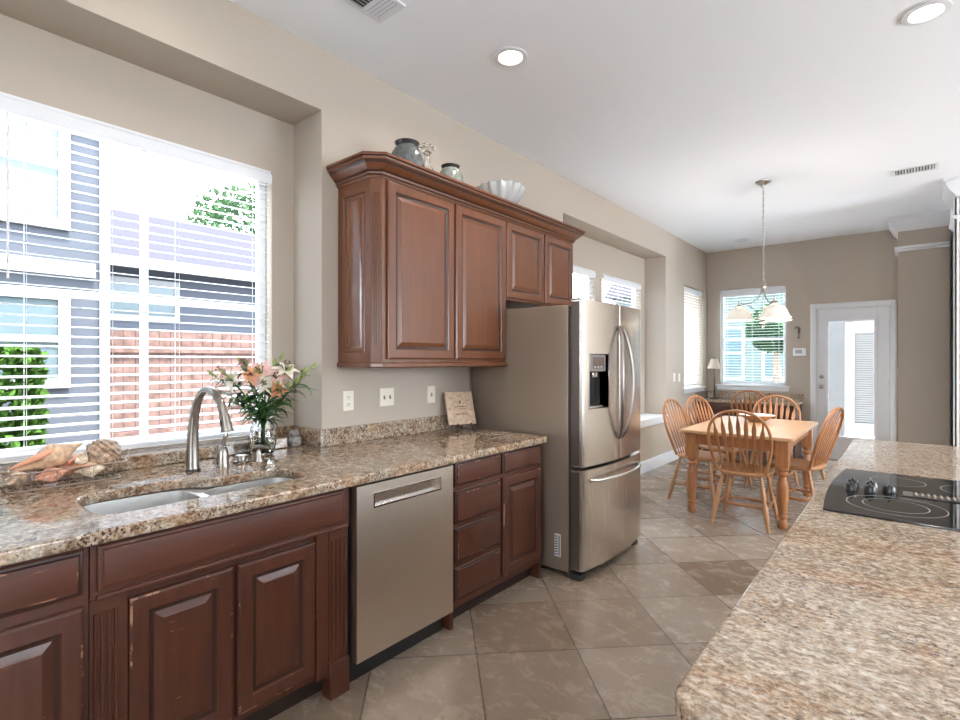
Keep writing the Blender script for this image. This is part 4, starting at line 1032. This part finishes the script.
# tips given as offsets along the picture-right direction (s), toward the camera (c), and height
rt = Vector((.7665, .6422, 0)); tc_ = Vector((.6422, -.7665, 0)) * .9
def T(s_, c_, z): 
    p = Vector((VX, VY, 0)) + rt * s_ + tc_ * c_; return (p.x, p.y, z)
def AX(s_, c_, z): v = rt * s_ + tc_ * c_; return (v.x, v.y, z)
for lab, tip, mat, R_, ax, bu, op in (
    ('open pale pink lily with apricot throat at the top centre of the bouquet', T(.02, .06, 1.335), M_palep, .085, AX(.1, .8, .5), 1, .88),
    ('apricot lily facing out just left of the top centre of the bouquet', T(-.015, .10, 1.325), M_orp, .055, AX(-.1, 1, .3), 1, .75),
    ('small deep pink bloom standing highest left of centre in the vase', T(-.09, .0, 1.375), M_pinkp, .045, AX(-.2, .5, .8), 1, .6),
    ('cream white lily turned up at the right of the bouquet', T(.125, .02, 1.345), M_whitep, .07, AX(.3, .5, .8), 1, .8),
    ('peach lily between the pink centre bloom and the white right bloom', T(.085, .05, 1.31), M_palep, .06, AX(.3, .8, .3), 1, .8),
    ('small apricot bloom hanging lower at the right of the bouquet', T(.10, .07, 1.255), M_orp, .05, AX(.2, .9, -.3), 1, .6),
    ('pale pink bloom at the upper left end of the bouquet', T(-.18, .03, 1.335), M_palep, .06, AX(-.6, .5, .5), 1, .7),
    ('white lily half open at the left of the bouquet', T(-.125, .07, 1.295), M_whitep, .065, AX(-.5, .8, .3), 1, .8),
    ('pink bloom drooping lowest at the far left over the faucet', T(-.205, .03, 1.245), M_pinkp, .055, AX(-1, .3, -.5), 0, .5),
    ('cream lily low at the middle right side facing the room', T(.05, .09, 1.28), M_whitep, .055, AX(.1, 1, .2), 0, .8)):
    flower_stem(lab, tip, mat, R_, ax, bu, 9, op)
for lab, tip in (('green bud stem leaning farthest right toward the niche wall', T(.22, .0, 1.335)), ('green bud stem reaching right just below the topmost right bud', T(.20, .03, 1.285)),
                 ('tall green bud stem at the top left of centre', T(-.10, -.02, 1.35)), ('green bud stem leaning out at the far upper left', T(-.22, .0, 1.30)), ('green bud stem upright behind the centre blooms', T(.06, -.03, 1.37))):
    flower_stem(lab, tip, None, 0, None, 3, 10)
for lab, tip in (('leafy stem spilling low to the left of the vase rim', T(-.13, .05, 1.18)), ('leafy stem spilling low to the right of the vase rim', T(.12, .05, 1.19)), ('leafy stem filling the front middle of the bouquet', T(.0, .09, 1.20))):
    flower_stem(lab, tip, None, 0, None, 0, 11)

# ------------------------------------------------------------------ basket of shells
bk = thing('wire_basket', (-2.555, .49, .9145), 'shallow oblong pale wire basket of sea shells on the counter left of the sink', 'basket')
BX0, BX1, BY0, BY1 = -2.625, -2.475, .315, .675
def rect_loop(e_, z, dz=0): return [(p[0], p[1], z) for p in rrect(BX0 - e_, BX1 + e_, BY0 - e_, BY1 + e_, .03, 4)]
MB().tube(rect_loop(.012, .985), .003, 6, closed=True).build('rim_wire', M_wire, bk)
MB().tube(rect_loop(-.006, .919), .003, 6, closed=True).build('base_wire', M_wire, bk)
for k in range(9):
    y = BY0 + .03 + k * (BY1 - BY0 - .06) / 8; m = MB()
    m.tube([(BX0 - .012, y, .985), (BX0 + .006, y, .919), (BX1 - .006, y, .919), (BX1 + .012, y, .985)], .0013, 5); m.build('cross_wire', M_wire, bk)
for yy, sg in ((BY0, -1), (BY1, 1)):
    MB().tube(smooth_path([(-2.58, yy + sg * .012, .985), (-2.575, yy + sg * .03, 1.01), (-2.55, yy + sg * .036, 1.02), (-2.525, yy + sg * .03, 1.01), (-2.52, yy + sg * .012, .985)], 4), .0025, 6).build('handle', M_wire, bk)
def shell(label, loc, rot, L, W_, mat, turns=4, canal=.45, spikes=0, lip=True, seed=0, ball=False):
    t = thing('sea_shell', loc, label, 'sea shell', None, rot=rot)
    n, m_ = 30, 46; V = []; F_ = []
    for k in range(m_ + 1):
        u = k / m_   # 0 = canal tip, 1 = apex
        if u < canal: env = .10 + .90 * math.sin(PI / 2 * (u / canal)) ** 2.0
        else: env = (1 - ((u - canal) / (1 - canal))) ** 1.15
        if ball: env = max(0, math.sin(PI * u)) ** .62
        env = max(env, .015)
        for i in range(n):
            a = 2 * PI * i / n
            ph = ((u - canal) / (1 - canal) * turns if u > canal else (u - canal) * 1.2) + i / n
            f = ph % 1.0; wh = 1 + (.20 * (math.sin(PI * f) ** .7 - .6)) * (1 if u > canal - .12 else .2)
            sp_ = 0
            if spikes: sp_ = .22 * max(0, math.cos(a * spikes)) ** 6 * max(0, math.cos((ph * 2 * PI))) ** 2
            rb_ = .02 * math.cos(u * 90)
            r = W_ * env * (wh + sp_ + rb_); V.append((r * math.cos(a), r * math.sin(a) * .92, L * (u - .5)))
    for k in range(m_):
        for i in range(n): F_.append((k * n + i, k * n + (i + 1) % n, (k + 1) * n + (i + 1) % n, (k + 1) * n + i))
    F_.append(tuple(range(n))[::-1]); F_.append(tuple(m_ * n + i for i in range(n)))
    q_ = LMB(); q_.add(V, F_); b_ = q_.build('whorls', mat, t, smooth=70)
    if lip:
        q_ = LMB(); pts = [(W_ * (.95 * math.sin(PI * min(1, u_ * 1.05)) + .10), -W_ * .35 - W_ * .35 * math.sin(PI * u_), L * (-.5 + .72 * u_)) for u_ in [k / 10 for k in range(11)]]
        q_.tube(pts, [W_ * .10 + W_ * .12 * math.sin(PI * k / 10) for k in range(11)], 10); q_.build('lip', M_lip, t)
    return t
Rr = math.radians
# (rx, ry, rz): the shell axis starts along +Z
shell('largest tan whelk shell with salmon tip lying across the left of the basket', (-2.575, .455, 1.020), (Rr(-66), Rr(8), Rr(-6)), .235, .050, M_shell1, 4, .58, 9)
shell('big round brown and white mottled shell at the right end of the basket', (-2.565, .625, 1.012), (Rr(-40), Rr(25), Rr(30)), .135, .064, M_shell4, 4, .50, 9, lip=False, ball=True)
shell('pink spiny shell in the front middle of the basket', (-2.515, .455, .962), (Rr(-80), Rr(0), Rr(15)), .12, .032, M_shell2, 4, .45, 8)
shell('cream shell with brown bands in the basket, below the mottled shell', (-2.52, .575, .960), (Rr(-85), Rr(0), Rr(-20)), .11, .034, M_shell3, 4, .5, 7)
shell('dark mottled small shell at the left front corner of the basket', (-2.515, .350, .955), (Rr(-85), Rr(0), Rr(35)), .09, .027, M_shell4, 3, .5, 0, lip=False)
shell('rosy ribbed shell tucked behind the pink spiny shell', (-2.585, .52, .968), (Rr(-80), Rr(0), Rr(70)), .10, .034, M_shell2, 3, .5, 10)
shell('pale knobbly shell standing between the whelk and the round shell', (-2.545, .545, 1.005), (Rr(-40), Rr(20), Rr(-40)), .085, .028, M_shell3, 4, .5, 8)
shell('small cream shell lying at the far left back of the basket', (-2.595, .365, .955), (Rr(-85), Rr(0), Rr(5)), .08, .028, M_shell3, 3, .5, 0, lip=False)

# ------------------------------------------------------------------ dining table
TX0, TX1, TY0, TY1 = -1.62, -.715, 4.78, 6.28
dt = thing('dining_table', ((TX0 + TX1) / 2, (TY0 + TY1) / 2, 0), 'rectangular honey oak dining table with turned legs and pale plank top', 'table')
MB().prism(rrect(TX0, TX1, TY0, TY1, .02, 4), .735, .765).build('tabletop', M_oakt, dt, bevel=.006)
ap = MB(); a, b_, c_, d_ = TX0 + .07, TX1 - .07, TY0 + .07, TY1 - .07
ap.box(a, b_, c_, c_ + .022, .635, .7345).box(a, b_, d_ - .022, d_, .635, .7345).box(a, a + .022, c_ + .022, d_ - .022, .635, .7345).box(b_ - .022, b_, c_ + .022, d_ - .022, .635, .7345)
ap.build('apron', M_oak, dt, bevel=.002)
legp = [(0, 0), (.028, 0), (.036, .012), (.038, .04), (.030, .07), (.028, .085), (.040, .095), (.040, .108), (.030, .118), (.034, .16), (.046, .28), (.044, .36), (.030, .42), (.028, .435), (.044, .448), (.044, .462), (.032, .472), (.032, .482), (.046, .495), (.046, .515), (0, .516)]
for x in (TX0 + .088, TX1 - .088):
    for y in (TY0 + .088, TY1 - .088):
        MB().lathe(legp, (x, y, 0), 20).box(x - .046, x + .046, y - .046, y + .046, .515, .7345).build('leg', M_oak, dt, smooth=40)
bw = thing('serving_bowl', (-1.20, 5.86, .7655), 'shallow wooden bowl with white inside in the middle of the dining table', 'bowl')
MB().lathe([(0, 0), (.07, 0), (.075, .006), (.12, .035), (.165, .066), (.170, .072), (.163, .071), (.115, .040), (.06, .014), (0, .012)], (-1.20, 5.86, .7655), 32).build('shell', M_oakl, bw)
MB().lathe([(0, .0165), (.058, .0185), (.113, .0445), (.160, .073), (.163, .0735), (.113, .0415), (.058, .0145), (0, .0125)], (-1.20, 5.86, .7655), 32).build('white_lining', pm('white_linen', (.8, .8, .78), .7), bw)

# ------------------------------------------------------------------ chairs
def make_chair(label):
    t = tag(empty('dining_chair', (0, 0, 0)), label, 'chair', 'oak arrow-back chairs round the table and desk')
    # seat
    prof = []
    for k in range(28):
        a = 2 * PI * k / 28; x = math.cos(a); y = math.sin(a)
        sx = abs(x) ** .55 * (1 if x > 0 else -1); sy = abs(y) ** .62 * (1 if y > 0 else -1)
        wf_ = .225 if y > 0 else .205
        prof.append((sx * (.208 + .018 * sy), sy * .21))
    R = [[(x * s_, y * s_, z) for x, y in prof] for s_, z in ((.90, .428), (.97, .434), (1.0, .445), (1.0, .455), (.97, .462), (.85, .460), (.55, .452), (.1, .450))]
    LMB().loft(R).build('seat', M_oakl, t, smooth=60)
    lean = lambda z: -.165 - (z - .46) * .30
    for sx in (-1, 1):
        for sy in (-1, 1):
            top_ = Vector((sx * .145, sy * .14, .435)); bt = Vector((sx * .215, sy * .235 if sy < 0 else .215, 0))
            P_ = [bt.lerp(top_, q_) for q_ in (0, .05, .2, .4, .5, .56, .60, .66, .8, 1)]
            LMB().tube(P_, [.012, .013, .017, .020, .017, .013, .018, .017, .015, .013], 12).build('leg', M_oakl, t)
    def lp(sx, sy, z):
        top_ = Vector((sx * .145, sy * .14, .435)); bt = Vector((sx * .215, sy * .235 if sy < 0 else .215, 0)); return bt.lerp(top_, z / .435)
    for sx in (-1, 1):
        a, b_ = lp(sx, -1, .17), lp(sx, 1, .17); LMB().tube([a, a.lerp(b_, .3), a.lerp(b_, .5), a.lerp(b_, .7), b_], [.008, .012, .014, .012, .008], 10).build('stretcher', M_oak, t)
    for fy in (.25, .72):
        a, b_ = lp(-1, -1, .17).lerp(lp(-1, 1, .17), fy), lp(1, -1, .17).lerp(lp(1, 1, .17), fy); m_ = a.lerp(b_, .5) + Vector((0, .045 if fy > .5 else -.03, 0))
        LMB().tube(smooth_path([a, m_, b_], 6), [.008 + .005 * math.sin(PI * k / 12) for k in range(13)], 10).build('stretcher', M_oak, t)
    half = [(-.185, .455), (-.215, .58), (-.236, .70), (-.232, .80), (-.200, .885), (-.135, .948), (-.065, .975), (0, .982)]
    hp = half + [(-x, z) for x, z in reversed(half[:-1])]
    pts = smooth_path([(x, lean(z), z) for x, z in hp], 4)
    LMB().tube(pts, .0125, 10, flat=[(.013, .0125)] * len(pts), up=(0, 1, 0)).build('back_bow', M_oak, t)
    def hoop_z(x):
        for k in range(len(half) - 1):
            if half[k][0] <= x <= half[k + 1][0] and half[k][1] > .75:
                q_ = (x - half[k][0]) / (half[k + 1][0] - half[k][0]); return half[k][1] * (1 - q_) + half[k + 1][1] * q_
        return .88
    for k in range(7):
        i = k - 3; xb = i * .047; xt = i * .062; zt = hoop_z(-abs(xt)) - .004
        P_ = []; fl = []
        for q_ in (0, .15, .35, .5, .62, .72, .80, .86, .92, 1.0):
            z = .455 + (zt - .455) * q_; P_.append((xb + (xt - xb) * q_, lean(z) + .012 * (1 - q_), z))
            w_ = {0: .006, .15: .0065, .35: .009, .5: .012, .62: .0155, .72: .018, .80: .015, .86: .009, .92: .006, 1.0: .005}[q_]; fl.append((w_, .0055))
        LMB().tube(P_, .01, 8, flat=fl, up=(1, 0, 0)).build('spindle', M_oak, t)
    return t
chair0 = make_chair('oak arrow-back chair at the near end of the table, its back toward the camera')
CH = [((-1.09, 4.88), 2, None), ((-1.60, 5.36), -96, 'oak arrow-back chair on the left side of the table, nearer the fridge'),
      ((-1.57, 6.0), -106, 'oak arrow-back chair on the left side of the table, farther from the fridge'),
      ((-.785, 5.46), 79, 'oak arrow-back chair on the right side of the table, seen edge-on against the patio door'),
      ((-1.17, 6.42), 180, 'oak arrow-back chair at the far end of the table, facing the camera'),
      ((-1.66, 7.99), 0, 'oak arrow-back chair pulled up to the granite desk by the end wall')]
for i, ((x, y), rz, lab) in enumerate(CH):
    o = chair0 if i == 0 else copy_tree(chair0)
    o.location = (x, y, 0); o.rotation_euler = (0, 0, math.radians(rz))
    if lab: o['label'] = lab

# ------------------------------------------------------------------ desk and lamp
dk = thing('corner_desk', (-1.85, 8.45, 0), 'cherry corner desk under a grey granite top along the end wall', 'desk')
DX1 = -1.175
MB().box(XW + .001, DX1, 8.13, YF - .001, .765, .803).build('granite_top', M_grang, dk, bevel=.006)
MB().box(XW + .001, DX1, YF - .022, YF - .001, .8035, .905).box(XW + .001, XW + .022, 8.14, YF - .022, .8035, .905).build('granite_upstand', M_grang, dk, bevel=.003)
cb = MB().box(XW + .02, -1.98, 8.17, YF - .02, .09, .764).build('pedestal', M_cabb, dk)
MB().box(XW + .02, -1.98, 8.22, YF - .02, 0, .09).build('toe_kick', M_kick, dk)
MB().panel((XW + .05, 8.17, .12), (1, 0, 0), (0, -1, 0), .46, .46, DOORP).build('door', M_cabb, dk, smooth=20)
MB().panel((XW + .05, 8.17, .60), (1, 0, 0), (0, -1, 0), .46, .14, DRAWP).build('drawer_front', M_cabh, dk, smooth=20)
MB().box(-1.98, -1.22, 8.19, 8.21, .63, .764).build('apron', M_cabb, dk)
MB().box(-1.225, -1.20, 8.17, YF - .02, 0, .764).build('side_panel', M_cabb, dk)
MB().box(-1.98, -1.225, YF - .04, YF - .02, .1, .764).build('back_panel', M_cabb, dk)
lm = thing('table_lamp', (-2.335, 8.50, .8035), 'small bronze table lamp with beige bell shade in the desk corner', 'lamp')
MB().prism(rrect(-2.39, -2.28, 8.445, 8.555, .015), .8035, .822).build('base', M_bronze, lm, bevel=.004)
MB().lathe([(0, 0), (.028, 0), (.020, .02), (.012, .05), (.014, .10), (.010, .16), (.013, .28), (.009, .34), (.009, .46), (0, .46)], (-2.335, 8.5, .822), 16).build('stem', M_bronze, lm)
MB().lathe([(.112, 0), (.108, .012), (.085, .05), (.060, .11), (.050, .155), (.047, .155), (.057, .11), (.082, .05), (.105, .012), (.109, 0)], (-2.335, 8.5, 1.265), 24, closed=True, wob=lambda a, i: 1 + .02 * math.cos(12 * a)).build('shade', M_linen, lm)
MB().lathe([(0, 0), (.006, .004), (.009, .012), (0, .022)], (-2.335, 8.5, 1.42), 10).cyl((-2.335, 8.5, 1.28), (-2.335, 8.5, 1.42), .003, n=6).tube([(-2.384, 8.5, 1.418), (-2.286, 8.5, 1.418)], .002, 5).build('finial', M_bronze, lm)

# ------------------------------------------------------------------ chandelier
HX, HY = -1.09, 5.60
cd = thing('chandelier', (HX, HY, HC), 'three-arm nickel chandelier with scalloped alabaster shades hanging over the table', 'chandelier')
MB().lathe([(0, -.0005), (.070, -.0005), (.068, -.010), (.040, -.024), (.018, -.040), (.012, -.065), (0, -.066)], (HX, HY, HC), 24).build('ceiling_canopy', M_nickel, cd)
ch = MB(); z = HC - .07; k = 0
while z > 2.175:
    pts = [(.008 * math.cos(a), 0, .019 * math.sin(a)) for a in [2 * PI * j / 12 for j in range(12)]]
    q_ = [(HX + (p[0] if k % 2 else 0), HY + (0 if k % 2 else p[0]), z - .014 + p[2]) for p in pts]
    ch.tube(q_, .0022, 5, closed=True); z -= .030; k += 1
ch.cyl((HX + .003, HY, 2.17), (HX + .003, HY, HC - .06), .0016, n=5)
ch.build('chain', M_nickel, cd)
MB().tube([(HX + .022 * math.cos(a), HY, 2.152 + .026 * math.sin(a)) for a in [2 * PI * j / 16 for j in range(16)]], .003, 6, closed=True).build('loop', M_nickel, cd)
MB().lathe([(0, 0), (.010, -.002), (.034, -.014), (.034, -.022), (.014, -.032), (.010, -.05), (.016, -.06), (.006, -.075), (.004, -.33), (.012, -.345), (.028, -.36), (.030, -.372), (.014, -.385), (.008, -.395), (.013, -.405), (.006, -.418), (0, -.42)], (HX, HY, 2.128), 20).build('centre_column', M_nickel, cd)
for ang in (90, 210, 330):
    # angles measured in the room from +X
    a = math.radians(ang - 22); dx, dy = math.cos(a), math.sin(a); r_ = .21
    def Q(r, z): return (HX + dx * r, HY + dy * r, z)
    arm = MB()
    arm.tube(smooth_path([Q(.012, 2.09), Q(.025, 2.05), Q(.055, 1.995), (Q(.11, 1.962)), Q(.17, 1.958), Q(r_, 1.962)], 5), .0055, 8)
    arm.tube(smooth_path([Q(r_, 1.958), Q(.17, 1.950), Q(.11, 1.925), Q(.06, 1.87), Q(.03, 1.80), Q(.012, 1.755)], 5), .0045, 8)
    ao = arm.build('arm', M_nickel, cd)
    MB().lathe([(0, .045), (.010, .045), (.010, 0), (.024, -.006), (.030, -.022), (.026, -.030), (0, -.031)], Q(r_, 1.950), 16).build('socket_cup', M_nickel, ao)
    sc_w = lambda aa, i: 1 + .035 * math.cos(8 * aa) * max(0, (4 - min(i, 11 - i)) / 4)
    sh = MB().lathe([(.138, -.155), (.128, -.148), (.112, -.120), (.102, -.085), (.080, -.050), (.045, -.030), (.042, -.034), (.077, -.054), (.098, -.088), (.108, -.122), (.124, -.150), (.134, -.157)], Q(r_, 1.948), 48, closed=True, wob=sc_w).build('glass_shade', M_shade, ao)
    bp_ = Q(r_, 1.86)
    l = bpy.data.lights.new('chandelier_bulb', 'POINT'); l.energy = 8; l.color = (1, .90, .76); l.shadow_soft_size = .025
    o = bpy.data.objects.new('chandelier_bulb', l); C.objects.link(o); o.parent = cd; o.location = Vector(bp_) - Vector((HX, HY, HC))
